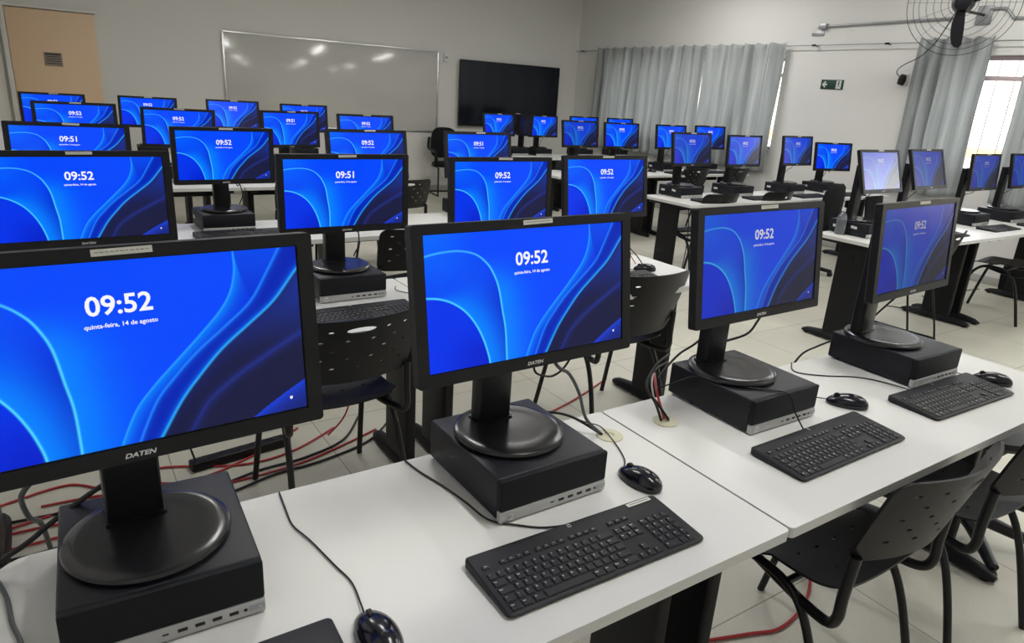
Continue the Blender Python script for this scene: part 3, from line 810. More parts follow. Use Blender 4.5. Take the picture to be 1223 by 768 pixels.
# ------------------------------------------------------------------ stations
MON = {
'A1':(.048,.972,1.190,3.4,6),'A2':(.753,1.043,1.182,1.6,9.0),'A3':(1.508,1.084,1.178,1.6,8.4),'A4':(2.238,1.064,1.170,3.5,6.4),
'B1':(.058,2.506,1.160,3,3),'B2':(.914,2.528,1.153,1.6,.5),'B3':(1.599,2.498,1.148,.9,3.4),'B4':(2.184,2.495,1.159,.4,8.6),
'C1':(.069,3.975,1.149,-5.7,8.8),'C2':(.761,3.946,1.146,2.9,-1),'C3':(1.578,3.972,1.155,3.3,8.7),'C4':(2.358,3.997,1.158,2.1,7.5),
'D1':(.163,5.934,1.166,-1.4,8.7),'D2':(.827,5.928,1.151,-13.3,10.2),'D3':(1.679,5.931,1.163,11.6,1.5),'D4':(2.336,5.930,1.159,-.7,8.6),
'E1':(.051,7.824,1.164,-1.4,8.5),'E2':(.828,7.812,1.170,-11.9,10.9),'E3':(1.628,7.850,1.172,-6,10),'E4':(2.367,7.829,1.161,-.1,5.4),
'P1':(4.766,2.624,1.202,1.8,17.5),'P2':(5.421,2.635,1.213,3.3,18.6),'P3':(6.366,2.652,1.180,2.1,5.5),'P4':(7.047,2.636,1.189,1.0,9.4),
'Q1':(4.824,4.413,1.179,2.2,9.4),'Q2':(5.533,4.404,1.171,3.1,4.9),'Q3':(6.358,4.407,1.180,3.1,7.9),'Q4':(6.980,4.399,1.124,-10.1,7.8),
'R1':(5.018,6.279,1.172,1.1,9.1),'R2':(5.637,6.276,1.167,-2.8,7.1),'R3':(6.452,6.275,1.166,.1,7.1),'R4':(7.160,6.278,1.173,-4.5,6.7),
'S1':(5.000,8.134,1.152,4.8,8.7),'S2':(5.824,8.135,1.149,3.8,6.1),'S3':(6.562,8.134,1.162,-1.7,8.6),'S4':(7.259,8.134,1.161,.8,8.6)}
MON['S1'] = (5.090,8.134,1.152,4.8,8.7)
ORD = {'1':'first','2':'second','3':'third','4':'fourth'}
extra = {
 'A1':'largest foreground monitor, cut by the left picture edge, showing 09:52','A2':'large foreground monitor showing 09:52 on a case at the desk middle',
 'A3':'foreground monitor with dark loose cable over its case, showing 09:52','A4':'rightmost monitor on the nearest white desk row, turned aside, showing 09:52',
 'B1':'large monitor showing 09:52 directly behind the leftmost foreground monitor','B2':'monitor showing 09:51 above the perforated black chair back',
 'C2':'monitor whose case, keyboard and mouse all show, in the third left row'}
PCX = {'A1':(.0629,1.080,-.030),'A2':(.7717,1.0945,.0104),'A3':(1.5519,1.1156,-.0078),'A4':(2.3007,1.0893,-.0197)}
for k, (x, y, z, yw, tl) in MON.items():
    side = 'whiteboard side' if k[0] in 'ABCDE' else 'window side'
    rown = nm[k[0]]
    lab = extra.get(k, 'lit blue monitor, %s from the left in the %s, %s' % (ORD[k[1]], rown, side))
    clock = '51' if k in ('B2','C1','C4','D3') else '52'
    scr = 'screen2' if k in ('A3',) else {'A4':'screen4','P1':'screen3','P2':'screen4','P3':'screen4','P4':'screen4','Q1':'screen2','Q2':'screen5','Q3':'screen2','R1':'screen2'}.get(k, 'screen')
    root, bx, by = monitor(x, y, z, R(yw), R(tl), lab, 'blue lit monitors on computer cases', clock, scr, ZD+CH, k[0] != 'A')
    if k in PCX: cx, cy, ca = PCX[k]; 
    else: cx, cy, ca = bx+.012*math.sin(x*7), by-.004, R(yw)*.3
    if k in PCX:
        root.location.x = bx*.5+cx*.5; root.location.y = by*.5+cy*.5
        dx, dy = bx-root.location.x, by-root.location.y
        for ch in root.children:
            if ch.name.startswith('housing') or ch.name.startswith('neck'): ch.location.x += dx; ch.location.y += dy if ch.name.startswith('housing') else 0
    which = {'A1':'black computer case under the largest, leftmost foreground monitor','A2':'black case with silver port strip behind the detailed keyboard',
             'A3':'black computer case with a thin cord draped over its top','A4':'black computer case at the right end of the nearest desk row'}.get(
             k, 'black computer case under the %s monitor of the %s, %s' % (ORD[k[1]], rown, side))
    lb = 2 if k in ('Q1','P1') else (1 if k in ('Q2','Q3','Q4','C2','R2','R3') else 0)
    case(cx, cy, ca, which, 'black computer cases under monitors', lb)
# black monitor turned edge-on in the far row
root, bx, by = monitor(5.40, 8.19, 1.165, R(-66), R(4), 'black monitor turned edge-on in front of the television', 'blue lit monitors on computer cases', '52', 'screen_off', ZD+CH)
del root['group']
case(5.43, 8.23, 0, 'black computer case under the edge-on dark monitor', 'black computer cases under monitors')

# keyboards
keyboard(.7425, .792, -.0145, 'detailed black keyboard with a white label on its corner', True, cord=[(.759,.870,ZD+.010),(.712,.895,ZD+.003),(.670,.926,ZD+.003),(.629,.968,ZD+.003),(.618,1.046,ZD+.003),(.605,1.118,ZD+.003),(.587,1.19,ZD+.003),(.578,1.25,ZD+.003)])
keyboard(1.561, .832, .0136, 'black keyboard in front of the corded case, right desk', True, cord=[(1.555,.908,ZD+.014),(1.553,.940,ZD+.05),(1.545,.960,ZD+.094),(1.525,.99,ZD+.099),(1.49,1.02,ZD+.0985),(1.445,1.07,ZD+.0985),(1.43,1.12,ZD+.0985),(1.41,1.17,ZD+.09),(1.37,1.21,ZD+.06),(1.34,1.25,ZD+.03)])
keyboard(2.213, .845, -.03, 'black keyboard touching the case at the right end of the nearest row', True, cord=[(2.13,.935,ZD+.008),(2.12,1.02,ZD+.003),(2.08,1.08,ZD+.002),(1.98,1.14,ZD+.002),(1.93,1.20,ZD+.002),(1.99,1.255,ZD+.002)])
keyboard(.045, .772, .0, 'black keyboard corner peeking in at the bottom picture edge', False)
keyboard(.855, 2.27, .02, 'black keyboard behind the white-slotted chair back', True)
keyboard(2.15, 2.30, .0, 'black keyboard in the second row beside looping cables', False)
keyboard(.78, 3.775, .0, 'black keyboard before the third row case with white stickers', False)
for x, y, lab in ((5.45,2.42,'glare-bright keyboard in the nearest row of the window side'),(6.35,2.44,'dark keyboard before the third monitor of the nearest window side row'),
                  (7.03,2.42,'dark keyboard at the far right of the nearest window side row'),
                  (4.92,4.17,'black keyboard partly behind the left chair back, window side'),(5.62,4.17,'black keyboard before the second monitor, second window side row'),
                  (6.36,4.17,'black keyboard before the third monitor, second window side row'),(7.02,4.17,'black keyboard before the lowered fourth monitor, second window side row'),
                  (6.46,6.04,'far black keyboard before the third monitor, third window side row'),(7.1,6.04,'far black keyboard before the fourth monitor, third window side row')):
    keyboard(x, y, random.uniform(-.03, .03), lab)
# sticker on the detailed keyboard: lies on it, its own thing
tag(MB().box((0,0,0), (.062, .010, .0006), 0).box((.0,0,.0005), (.05,.002,.0003), 1).build('paper_sticker', [M['sticker'], M['greyink']], None, (.7425+.176, .792+.062, ZD+kb_z(.062)+.0012), (slope, 0, 0)),
    'white paper label stuck on the top right of the detailed keyboard', 'sticker')

# mice with cords (world points)
DZ_ = ZD+.003
mouse(1.000, .935, R(6), 'black mouse right of the second computer case, nearest row', [(1.035,1.023,DZ_),(1.067,1.092,DZ_),(1.087,1.17,DZ_+.004),(1.078,1.21,DZ_),(1.06,1.249,DZ_)])
mouse(.322, .785, R(2), 'black mouse at the bottom edge beside the leftmost case', [(.326,.868,DZ_+.003),(.332,.925,DZ_),(.322,.979,DZ_),(.306,1.068,DZ_),(.292,1.125,DZ_),(.294,1.179,DZ_),(.3,1.25,DZ_)])
mouse(1.845, .965, R(38), 'black mouse between the two right computer cases, nearest row', [(1.80,1.03,DZ_+.004),(1.77,1.10,DZ_),(1.79,1.18,DZ_)])
mouse(2.482, .850, R(30), 'black mouse resting at the right end of the nearest row', [(2.45,.92,DZ_+.003),(2.45,.99,DZ_),(2.47,1.06,DZ_)])
mouse(1.150, 2.295, R(4), 'black mouse behind the perforated chair back', [(1.14,2.37,DZ_+.003),(1.16,2.44,DZ_),(1.12,2.52,DZ_),(1.14,2.58,DZ_)])
mouse(2.42, 2.42, R(60), 'black mouse beside looping cables at the second row end', [(2.36,2.45,DZ_),(2.33,2.5,DZ_)])
mouse(1.10, 3.82, R(0), 'black mouse right of the third row case with white stickers', [(1.10,3.90,DZ_),(1.05,3.97,DZ_)])
mouse(6.13, 6.22, R(20), 'far black mouse on the third window side row', None)

# ------------------------------------------------------------------ chairs
def perforated(w, d, th, holes, rad):
    """flat rounded plate with elongated holes, cut by a boolean, returned as (verts, faces)"""
    bm = bmesh.new(); nx, ny = 22, 16
    o = rr(w, d, rad, 6); n = len(o)
    bp = MB().prism(o, -th/2, th/2)
    me = bpy.data.meshes.new('pl'); me.from_pydata(bp.v, [], bp.f); 
    bm.from_mesh(me)
    for ax_, cnt, L in (('x', nx, w), ('y', ny, d)):
        for k in range(1, cnt):
            c = -L/2+L*k/cnt
            bmesh.ops.bisect_plane(bm, geom=bm.verts[:]+bm.edges[:]+bm.faces[:], plane_co=(c, 0, 0) if ax_ == 'x' else (0, c, 0), plane_no=(1, 0, 0) if ax_ == 'x' else (0, 1, 0))
    bm.to_mesh(me); bm.free()
    a = bpy.data.objects.new('pl', me); COL.objects.link(a)
    cb = MB()
    for hx, hy, hw, hh in holes:
        cb.prism([(hx+hw/2*math.cos(2*PI*i/14), hy+hh/2*math.sin(2*PI*i/14)) for i in range(14)], -.05, .05)
    cm = bpy.data.meshes.new('ct'); cm.from_pydata(cb.v, [], cb.f)
    c = bpy.data.objects.new('ct', cm); COL.objects.link(c)
    md = a.modifiers.new('b', 'BOOLEAN'); md.object = c; md.operation = 'DIFFERENCE'; md.solver = 'EXACT'
    dg = bpy.context.evaluated_depsgraph_get(); ev = a.evaluated_get(dg); m2 = ev.to_mesh()
    vs = [v.co.copy() for v in m2.vertices]; fs = [tuple(p.vertices) for p in m2.polygons]
    ev.to_mesh_clear(); bpy.data.objects.remove(a); bpy.data.objects.remove(c)
    return vs, fs
bh = [(0.0, .083, .105, .022)]
for i, (hy, xs) in enumerate(((.045,(-.13,-.045,.045,.13)),(.01,(-.17,-.09,.09,.17)),(-.025,(-.13,-.045,.045,.13)),(-.06,(-.17,-.09,.0,.09,.17)),(.082,(-.17,-.10,.10,.17)))):
    for hx in xs: bh.append((hx, hy, .019, .0075))
bh = [h for h in bh]
sh = [(hx, hy, .016, .009) for hy, xs in ((.10,(-.12,-.04,.04,.12)),(.03,(-.08,.08)),(-.05,(-.12,-.04,.04,.12)),(-.13,(-.08,.08))) for hx in xs]
bv, bf = perforated(.46, .245, .007, bh, .04)
sv, sf = perforated(.41, .42, .007, sh, .06)
def bend_back(p):
    u, v, w = p; k = 1-.05*max(0, -v/.12)
    return (u*k, -.245-.30*(v+.12)+.058*(u/.225)**2+w, .712+v)
def bend_seat(p):
    u, v, w = p
    z = .452+w+.022*(u/.2)**2*(.4+.6*(v < 0))+.02*max(0, (-v-.08)/.13)**2-.035*max(0, (v-.11)/.1)**2
    return (u, v+.03, z)
bv2, bf2 = perforated(.46, .31, .007, [(-.11, .105, .03, .009), (-.11, .055, .03, .007), (-.11, .01, .03, .007)], .045)
bv3, bf3 = perforated(.46, .31, .007, [(.05, .10, .05, .022)], .045)
def tall(vs): return [bend_back((p[0], p[1]-.032, p[2])) for p in vs]
BACK2 = MB().add(tall(bv2), bf2, 0, True).mesh('backrest', [M['chair']])
BACK3 = MB().add(tall(bv3), bf3, 0, True).mesh('backrest', [M['chair']])
BACK = MB().add([bend_back(p) for p in bv], bf, 0, True).mesh('backrest', [M['chair']])
SEAT = MB().add([bend_seat(p) for p in sv], sf, 0, True).mesh('seat', [M['chair']])
def chair_tubes():
    P = {}
    for s_ in (-1, 1):
        arch = smooth_path([(s_*.225,.27,0),(s_*.212,.215,.24),(s_*.205,.18,.36),(s_*.20,.12,.425),(s_*.198,.03,.437),(s_*.20,-.06,.42),(s_*.205,-.12,.36),(s_*.212,-.17,.24),(s_*.225,-.235,0)], 6)
        h_ = len(arch)//2
        P['lf', s_] = MB().tube(arch[:h_+1], .0115, 12).mesh('leg', [M['tube']])
        P['lr', s_] = MB().tube(arch[h_:], .0115, 12).mesh('leg', [M['tube']])
        P['bs', s_] = MB().tube(smooth_path([(s_*.17,.10,.428),(s_*.18,-.02,.405),(s_*.20,-.11,.402),(s_*.213,-.175,.408),(s_*.219,-.198,.44),(s_*.217,-.198,.50),(s_*.214,-.203,.61)], 6), .0135, 12).mesh('back_support', [M['tube']])
    P['cross'] = MB().tube([(-.2,.10,.43),(.2,.10,.43)], .010, 10).tube([(-.2,-.05,.428),(.2,-.05,.428)], .010, 10).mesh('crossbar', [M['tube']])
    return P
CT = chair_tubes()
GC = 'black perforated plastic chairs'
def chair(x, y, rz, label, back=None):
    root = thing('chair', label, 'chair', (x, y, 0), rz, GC)
    link('seat', SEAT, root); link('backrest', back or BACK, root); link('crossbar', CT['cross'], root)
    for s_ in (-1, 1): link('leg', CT['lf', s_], root); link('leg', CT['lr', s_], root); link('back_support', CT['bs', s_], root)
    return root
chair(1.615, .835, R(0), 'black perforated chair in the foreground, facing the nearest desk')
chair(.76, 2.31, R(2), 'black perforated chair with white-lit handle slot, between two foreground monitors')
chair(2.19, 2.38, R(-2), 'black chair between the second and third foreground monitors', BACK2)
chair(1.61, 3.62, R(3), 'black perforated chair half hidden beside the 09:51 monitor')
chair(1.58, 5.50, R(0), 'black chair pushed to the fourth row, seen edge beside case')
chair(2.40, 5.51, R(4), 'black perforated chair near the padded chair by the back wall')
chair(4.90, 4.32, R(0), 'black chair at the aisle end of the second window side row', BACK3)
chair(5.71, 4.33, R(2), 'black chair with white-lit slot, second window side row', BACK3)
chair(6.56, 6.14, R(0), 'far black chair behind the first lit monitor of second window row')
chair(7.28, 6.12, R(2), 'far black chair near the curtain in the third window side row')
chair(6.60, 2.40, R(6), 'black chair under the nearest window side desk, legs visible at right')

chair(2.245, .80, R(-3), 'black perforated chair at the right picture edge, seat holes showing')
# star base stool under the nearest desk
t = thing('star_base_stool', 'black star base foot showing on the floor below the right desk end', 'stool', (2.82, .93, 0), R(0))
MB().lathe([(.12,.44),(.155,.445),(.165,.46),(.16,.48),(.12,.49),(.01,.49)], 36).build('seat', M['chair'], t)
MB().lathe([(.026,.07),(.026,.25),(.018,.25),(.018,.42)], 24).build('gas_column', M['tube'], t)
MB().box((0,0,.432), (.20,.20,.016), bev=.004).build('seat_plate', M['tube'], t)
for k in range(5):
    a = 2*PI*k/5+R(-132); am = MB()
    pts = [(math.cos(a)*q, math.sin(a)*q, z) for q, z in ((.015,.095),(.08,.092),(.18,.068),(.27,.045))]
    am.tube(pts, [.028,.026,.022,.019], 12)
    am.lathe([(.022,0),(.024,.006),(.022,.022),(.012,.04)], 20, c=(math.cos(a)*.262, math.sin(a)*.262, 0))
    am.build('base_arm', M['plastic'], t)

# sled chair under the nearest window side desk
t = thing('sled_chair', 'black thin-framed sled chair seen behind the rightmost foreground monitor', 'chair', (5.12, 2.50, 0), R(4))
link('seat', SEAT, t); link('backrest', BACK, t)
for s_ in (-1, 1):
    link('back_support', CT['bs', s_], t)
    MB().tube(smooth_path([(s_*.19,-.10,.432),(s_*.2,.17,.432),(s_*.205,.21,.41),(s_*.225,.24,.03),(s_*.225,.22,.008),(s_*.225,-.2,.008),(s_*.225,-.235,.03),(s_*.2,-.14,.425)], 6), .0075, 10).build('side_frame', M['tube'], t)
MB().tube([(-.225,.0,.008),(.225,0,.008)], .0075, 8).build('floor_bar', M['tube'], t)

# office chair with rounded padded back
def pad(w, h, th, bulge, n=14):
    """soft pad: superellipse outline in xz, domed both sides"""
    vs = []; fs = []; K = 40; rings = [(.0, 1), (.35, .95), (.7, .75), (.9, .45), (1., .0)]
    for sgn in (-1, 1):
        for q, t_ in rings:
            for i in range(K):
                a = 2*PI*i/K; ca, sa = math.cos(a), math.sin(a)
                x = w/2*q*abs(ca)**.6*(1 if ca >= 0 else -1); z = h/2*q*abs(sa)**.6*(1 if sa >= 0 else -1)
                vs.append((x, sgn*th/2*t_**.5+bulge*(x/(w/2))**2, z))
    m_ = len(rings)
    for s_ in (0, 1):
        b = s_*m_*K
        for r_ in range(m_-1):
            for i in range(K): fs.append((b+r_*K+i, b+r_*K+(i+1) % K, b+(r_+1)*K+(i+1) % K, b+(r_+1)*K+i))
    return vs, fs
t = thing('office_chair', 'dark padded office chair with rounded back by the window side aisle', 'chair', (6.24, 4.02, 0), R(8))
v_, f_ = pad(.40, .42, .07, .05); MB().add([(x, y-.20, z+.72) for x, y, z in v_], f_, 0, True).build('backrest', M['fabric'], t)
v_, f_ = pad(.44, .44, .08, 0); MB().add([(x, z, y+.45) for x, y, z in v_], f_, 0, True).build('seat', M['fabric'], t)
MB().tube(smooth_path([(0,0,.41),(0,-.18,.41),(0,-.26,.5),(0,-.235,.66)]), .018, 10).build('back_bar', M['tube'], t)
MB().lathe([(.026,.06),(.026,.25),(.018,.25),(.018,.42)], 20).build('gas_column', M['tube'], t)
for k in range(5):
    a = 2*PI*k/5+.3; MB().tube([(math.cos(a)*q, math.sin(a)*q, z) for q, z in ((.015,.09),(.27,.05))], [.025,.016], 10).lathe([(.02,0),(.026,.012),(.026,.034),(.012,.05)], 16, c=(math.cos(a)*.26, math.sin(a)*.26, 0)).build('base_arm', M['plastic'], t)

# visitor armchair against the back wall
t = thing('visitor_armchair', 'black padded armchair standing against the back wall below the whiteboard', 'chair', (5.12, 9.62, 0), R(172))
v_, f_ = pad(.46, .46, .06, .05); MB().add([(x*(1-.1*z/.23), y-.24-.12*z, z+.77) for x, y, z in v_], f_, 0, True).build('backrest', M['fabric'], t)
v_, f_ = pad(.48, .46, .08, 0); MB().add([(x, z, y+.46) for x, y, z in v_], f_, 0, True).build('seat', M['fabric'], t)
for s_ in (-1, 1):
    MB().tube(smooth_path([(s_*.25,-.2,.85),(s_*.27,-.17,.70),(s_*.27,.0,.67),(s_*.27,.15,.66),(s_*.265,.18,.6),(s_*.25,.1,.44)]), .022, 10).build('armrest', M['plastic'], t)
    MB().tube(smooth_path([(s_*.2,-.2,.42),(s_*.22,.16,.42),(s_*.235,.22,.38),(s_*.245,.25,.04),(s_*.245,.22,.013),(s_*.245,-.24,.013)]), .0125, 10).build('side_frame', M['tube'], t)
MB().tube([(-.245,-.24,.013),(.245,-.24,.013)], .0125, 10).tube([(-.1,-.2,.42),(-.1,-.27,.6)], .0125, 8).tube([(.1,-.2,.42),(.1,-.27,.6)], .0125, 8).build('cross_frame', M['tube'], t)

# ------------------------------------------------------------------ grommets and cables on the nearest row
for x, y, lab in ((1.085,1.135,'cream round cable grommet on the left foreground desk'),(1.275,1.130,'cream round cable grommet with red and black cables, right foreground desk')):
    g = MB().lathe([(.034,0),(.034,.002),(.030,.0035),(.012,.0035),(.010,.001)], 36)
    tag(g.build('cable_grommet', M['cream'], None, (x, y, ZD)), lab, 'grommet', 'cream cable grommets')
def cable(pts, rad, m, label, name='cable', cat='cable', group=None, per=8):
    c = Vector(pts[0]); o = MB().tube(smooth_path([Vector(p)-c for p in pts], per), rad, 8).build(name, M[m], None, tuple(c))
    tag(o, label, cat, group)
    return o
Z = ZD
# keyboard cords
# monitor cables
cable([(.87,1.16,1.04),(.925,1.17,.956),(.965,1.17,.926),(1.002,1.17,.868),(1.032,1.17,.794),(1.066,1.145,Z+.004)], .0042, 'greycable', 'thick grey cable arching from the second monitor into the grommet', 'monitor_cable')
cable([(.89,1.243,.80),(.95,1.232,.802),(1.01,1.20,.79),(1.067,1.142,Z+.004)], .0036, 'cable', 'thick black cable from the second case into the grommet', 'power_cable')
cable([(.84,1.15,1.03),(.861,1.17,.955),(.891,1.17,.935),(.92,1.17,.931),(.951,1.17,.95),(.95,1.13,1.02)], .0026, 'cable', 'short black cable loop hanging under the second monitor', 'monitor_cable')
cable([(1.262,1.132,Z+.004),(1.25,1.15,.80),(1.25,1.19,.835),(1.33,1.24,.86),(1.41,1.27,.87)], .0036, 'cable', 'outer black cable rising from the right grommet', 'power_cable')
cable([(1.285,1.128,Z+.004),(1.27,1.16,.79),(1.265,1.2,.82),(1.34,1.25,.84),(1.42,1.28,.84)], .0036, 'cable', 'inner black cable rising from the right grommet', 'power_cable')
cable([(1.275,1.134,Z+.004),(1.28,1.16,.785),(1.30,1.20,.81),(1.36,1.27,.82)], .0036, 'redcable', 'red network cable rising from the right grommet', 'network_cable')
cable([(1.268,1.138,Z+.004),(1.265,1.17,.80),(1.29,1.21,.83),(1.35,1.26,.84)], .0026, 'whitecable', 'thin white cable rising from the right grommet', 'network_cable')
cable([(1.57,1.22,1.0),(1.54,1.28,.89),(1.477,1.29,.855),(1.42,1.285,.82),(1.38,1.27,.80)], .0036, 'cable', 'black cable behind the third monitor going down left', 'monitor_cable')
cable([(1.70,1.17,1.05),(1.69,1.20,.957),(1.662,1.21,.916),(1.60,1.24,.89),(1.56,1.275,.86)], .0036, 'cable', 'thick black cable below the third monitor right side', 'monitor_cable')
cable([(2.42,1.14,1.02),(2.44,1.24,.88),(2.375,1.25,.828),(2.228,1.255,.803),(2.134,1.262,.787),(2.07,1.275,.762),(2.03,1.285,.70)], .0036, 'cable', 'black cable from the rightmost foreground monitor down behind the desk', 'monitor_cable')
cable([(.06,1.21,.93),(.026,1.22,.889),(-.03,1.22,.855),(-.081,1.22,.822),(-.126,1.22,.79),(-.22,1.22,.745)], .0048, 'cable', 'thick black cable crossing behind the leftmost case', 'power_cable')
cable([(-.06,1.14,.99),(-.082,1.2,.929),(-.105,1.2,.905),(-.113,1.21,.881),(-.108,1.23,.835),(-.096,1.27,.79),(-.088,1.30,.66)], .0044, 'greycable', 'grey cable hanging down behind the leftmost monitor', 'monitor_cable')
cable([(-.162,1.198,Z+.004),(-.148,1.144,Z+.004),(-.139,1.077,Z+.004),(-.128,1.028,Z+.004),(-.12,.95,Z+.004)], .0036, 'greycable', 'grey cable lying at the left desk edge', 'power_cable')
cable([(2.36,2.56,.90),(2.44,2.58,.84),(2.49,2.56,.79),(2.50,2.52,Z+.003)], .003, 'cable', 'black looping cable at the second row desk end', 'power_cable')
cable([(2.34,2.54,.86),(2.40,2.57,.83),(2.455,2.57,.79),(2.47,2.54,Z+.003)], .0026, 'redcable', 'red looping cable at the second row desk end', 'network_cable')
# cables on the floor
def fl(pts, z=.006): return [(x, y, z) for x, y in pts]
F = [
 ([(-.352,2.30),(-.12,2.36),(.05,2.50),(.10,2.62),(.0,2.70),(-.2,2.72)], .0045, 'redcable', 'red cable loop on the floor left of the nearest case'),
 ([(-.352,2.58),(-.1,2.56),(.08,2.44),(.25,2.36),(.45,2.34)], .0045, 'redcable', 'short red cable crossing the floor behind the leftmost case'),
 ([(-.352,2.42),(-.16,2.40),(.02,2.30),(.2,2.22)], .005, 'cable', 'black cable on the floor at the left picture edge'),
 ([(.80,2.92),(.55,2.75),(.30,2.66),(.12,2.72),(-.1,2.66),(-.352,2.6)], .0045, 'redcable', 'red cable on the floor passing below the leftmost monitor'),
 ([(.95,2.85),(.72,2.72),(.50,2.70),(.20,2.82),(.02,2.75),(-.12,2.84),(-.352,2.78)], .0045, 'redcable', 'red cable looping on the floor at the left'),
 ([(1.12,2.75),(.90,2.66),(.70,2.60),(.45,2.58),(.25,2.60),(.0,2.50),(-.352,2.48)], .0045, 'redcable', 'lower red cable on the floor near the second row leg'),
 ([(1.10,2.92),(.95,2.72),(.75,2.64),(.55,2.62),(.3,2.56),(.05,2.62),(-.352,2.66)], .005, 'cable', 'black cable on the floor beside the red ones'),
 ([(1.25,2.85),(1.05,2.66),(.80,2.58),(.60,2.56),(.40,2.50),(.1,2.45),(-.352,2.40)], .005, 'cable', 'second black cable on the floor beside the red ones'),
 ([(2.55,2.75),(2.25,2.62),(2.05,2.55),(1.85,2.50),(1.6,2.46),(1.3,2.44)], .0045, 'redcable', 'red cable on the floor below the second foreground monitor'),
 ([(2.6,1.35),(2.2,1.15),(1.95,1.0),(1.75,.95),(1.62,.985),(1.45,1.04),(1.30,1.06),(1.1,1.12)], .0050, 'redcable', 'red cable on the floor under the foreground chair'),
 ([(5.9,2.95),(6.1,2.72),(6.3,2.6),(6.45,2.75),(6.6,3.0)], .004, 'cable', 'thin black cable curling on the floor at the right'),
 ([(7.1,3.4),(7.0,3.1),(7.2,2.95),(7.5,2.9)], .004, 'cable', 'thin black cable on the floor near the wall'),
 ([(.0,4.55),(.25,4.5),(.5,4.62),(.9,4.6)], .0045, 'redcable', 'red cable on the floor behind the third row case'),
]
for p, r_, m_, lab in F:
    z0 = .006 if 'red' in m_ else .0065
    cable([(x, y, z0) for x, y in p], r_, m_, lab, 'floor_cable', 'cable', 'loose floor cables')
cable([(.36,2.735,.73),(.345,2.74,.5),(.31,2.74,.2),(.33,2.72,.05)], .004, 'cable', 'black cable hanging from the second row desk', 'hanging_cable')
cable([(1.0,2.735,.73),(1.02,2.74,.45),(.98,2.74,.15),(.90,2.78,.012)], .004, 'redcable', 'red cable hanging from the second row desk to the floor', 'hanging_cable')
cable([(4.66,4.22,.70),(4.70,4.22,.5),(4.68,4.20,.25),(4.62,4.18,.02)], .004, 'cable', 'black cable hanging at the second window side desk end', 'hanging_cable')
cable([(5.0,2.55,.70),(4.98,2.62,.52),(5.1,2.68,.48),(5.16,2.6,.62),(5.06,2.56,.70)], .005, 'cable', 'black cable loop under the nearest window side desk', 'hanging_cable')
t = thing('power_strip', 'black power strip lying on the floor behind the leftmost case', 'power strip', (.52, 2.78, 0), R(8))
MB().box((0,0,.02), (.42,.055,.04), bev=.006).build('body', M['plastic'], t)
for k in range(5): MB().lathe([(.017,.0395),(.017,.0415),(.014,.0415)], 16, c=(-.15+k*.075,0,0)).build('socket', M['socket'], t)

# ------------------------------------------------------------------ small things on the nearest window side desk
t = thing('spray_bottle', 'clear plastic bottle standing beside the nearest window side case', 'bottle', (4.60, 2.74, ZD))
MB().lathe([(.001,0),(.030,.001),(.033,.008),(.033,.11),(.028,.135),(.014,.155),(.012,.165)], 28).build('body', M['bottle'], t)
MB().lathe([(.014,.163),(.014,.185),(.006,.188)], 20).build('cap', M['fix'], t)
tag(MB().box((0,0,.001), (.15,.10,.002)).build('card', M['bluepaper'], None, (4.66, 2.46, ZD), (0,0,R(25))), 'light blue card lying beside the nearest window side case', 'card')
tag(MB().prism(rr(.21,.15,.006), 0, .008).build('notebook', M['paper'], None, (4.69, 2.345, ZD), (0,0,R(6))), 'white notebook on the aisle corner of the nearest window side desk', 'notebook')
t = thing('folder', 'black folder leaning behind the washed-out monitor, nearest window side row', 'folder', (5.06, 2.74, ZD), R(3))
MB().box((0,.02,.13), (.24,.014,.25), bev=.003, M4=Matrix.Rotation(R(-9),4,'X')).build('cover', M['fabric'], t)
t = thing('shopping_bag', 'black bag with red print on the floor by the window wall', 'bag', (7.715, 2.62, 0), R(2))
g = MB(); vs = [(-.10,-.17,0),(.10,-.17,0),(.10,.17,0),(-.10,.17,0),(-.11,-.18,.16),(.11,-.18,.16),(.11,.18,.16),(-.11,.18,.16),(-.07,-.18,.30),(.07,-.18,.30),(.07,.18,.30),(-.07,.18,.30)]
g.add(vs, [(0,3,2,1),(0,1,5,4),(1,2,6,5),(2,3,7,6),(3,0,4,7),(4,5,9,8),(5,6,10,9),(6,7,11,10),(7,4,8,11),(8,9,10,11)]); g.build('body', M['fabric'], t)
MB().add([(-.112,.10,.06),(-.112,-.12,.06),(-.1,-.12,.24),(-.1,.10,.24)], [(0,1,2,3)]).add([(-.10,-.186,.05),(.08,-.186,.05),(.06,-.186,.22),(-.08,-.186,.22)], [(0,1,2,3)]).build('red_print', M['bagred'], t)
for s_ in (-1, 1): MB().tube(smooth_path([(s_*.05,-.08,.30),(s_*.05,-.06,.38),(s_*.05,.06,.38),(s_*.05,.08,.30)]), .005, 8).build('handle', M['cable'], t)
t = thing('floor_outlet', 'white outlet box with black plug under the window side desks', 'outlet', (7.2, 4.06, 0), R(0))
MB().box((0,0,.09), (.05,.14,.10), bev=.005).box((0,0,.02), (.04,.06,.04)).build('box', M['fix'], t)
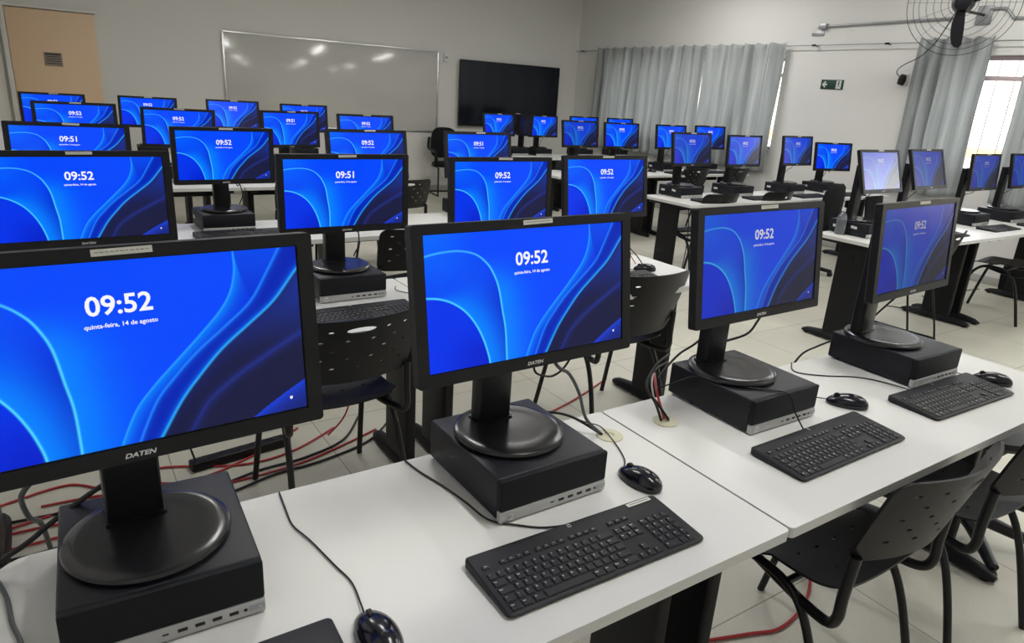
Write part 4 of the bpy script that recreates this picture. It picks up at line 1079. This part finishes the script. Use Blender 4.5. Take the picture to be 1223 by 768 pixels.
MB().tube([(-.025,0,.09),(-.07,0,.08)], .016, 10).build('plug', M['cable'], t)

# ------------------------------------------------------------------ light, world, camera
w = bpy.data.worlds.new('sky'); S.world = w; w.use_nodes = True
bg = w.node_tree.nodes['Background']; bg.inputs['Color'].default_value = (.93,.96,1,1); bg.inputs['Strength'].default_value = 7.5
for a, b in WINS:
    L = bpy.data.lights.new('portal', 'AREA'); L.shape = 'RECTANGLE'; L.size = b-a; L.size_y = Z1-Z0; L.cycles.is_portal = True
    o = bpy.data.objects.new('window_portal', L); COL.objects.link(o); o.location = (XR+.21, (a+b)/2, (Z0+Z1)/2)
    o.rotation_euler = Matrix(((0,0,1),(1,0,0),(0,1,0))).to_euler()
    # local -Z must face into the room (-x): local Z = +x
yaw, pit, rol = 5.94419357e-01, 3.20208738e-01, 6.34998390e-02
fw = Vector((math.sin(yaw)*math.cos(pit), math.cos(yaw)*math.cos(pit), -math.sin(pit)))
r0 = Vector((math.cos(yaw), -math.sin(yaw), 0)); u0 = r0.cross(fw)
r1 = r0*math.cos(rol)+u0*math.sin(rol); u1 = -r0*math.sin(rol)+u0*math.cos(rol)
cd = bpy.data.cameras.new('camera'); co = bpy.data.objects.new('camera', cd); COL.objects.link(co); S.camera = co
cd.sensor_fit = 'HORIZONTAL'; cd.sensor_width = 36; cd.lens = 816.0706/1223*36; cd.clip_start = .02; cd.clip_end = 200
co.matrix_world = Matrix(((r1.x, u1.x, -fw.x, 0), (r1.y, u1.y, -fw.y, 0), (r1.z, u1.z, -fw.z, 1.54947694), (0,0,0,1)))
S.view_settings.view_transform = 'Standard'; S.view_settings.look = 'None'; S.view_settings.gamma = 1; S.view_settings.exposure = 0
S.view_settings.use_curve_mapping = False
S.cycles.use_denoising = True
S.cycles.max_bounces = 10; S.cycles.diffuse_bounces = 5; S.cycles.glossy_bounces = 4; S.cycles.transparent_max_bounces = 12
S.cycles.sample_clamp_indirect = 6; S.cycles.caustics_reflective = False; S.cycles.caustics_refractive = False
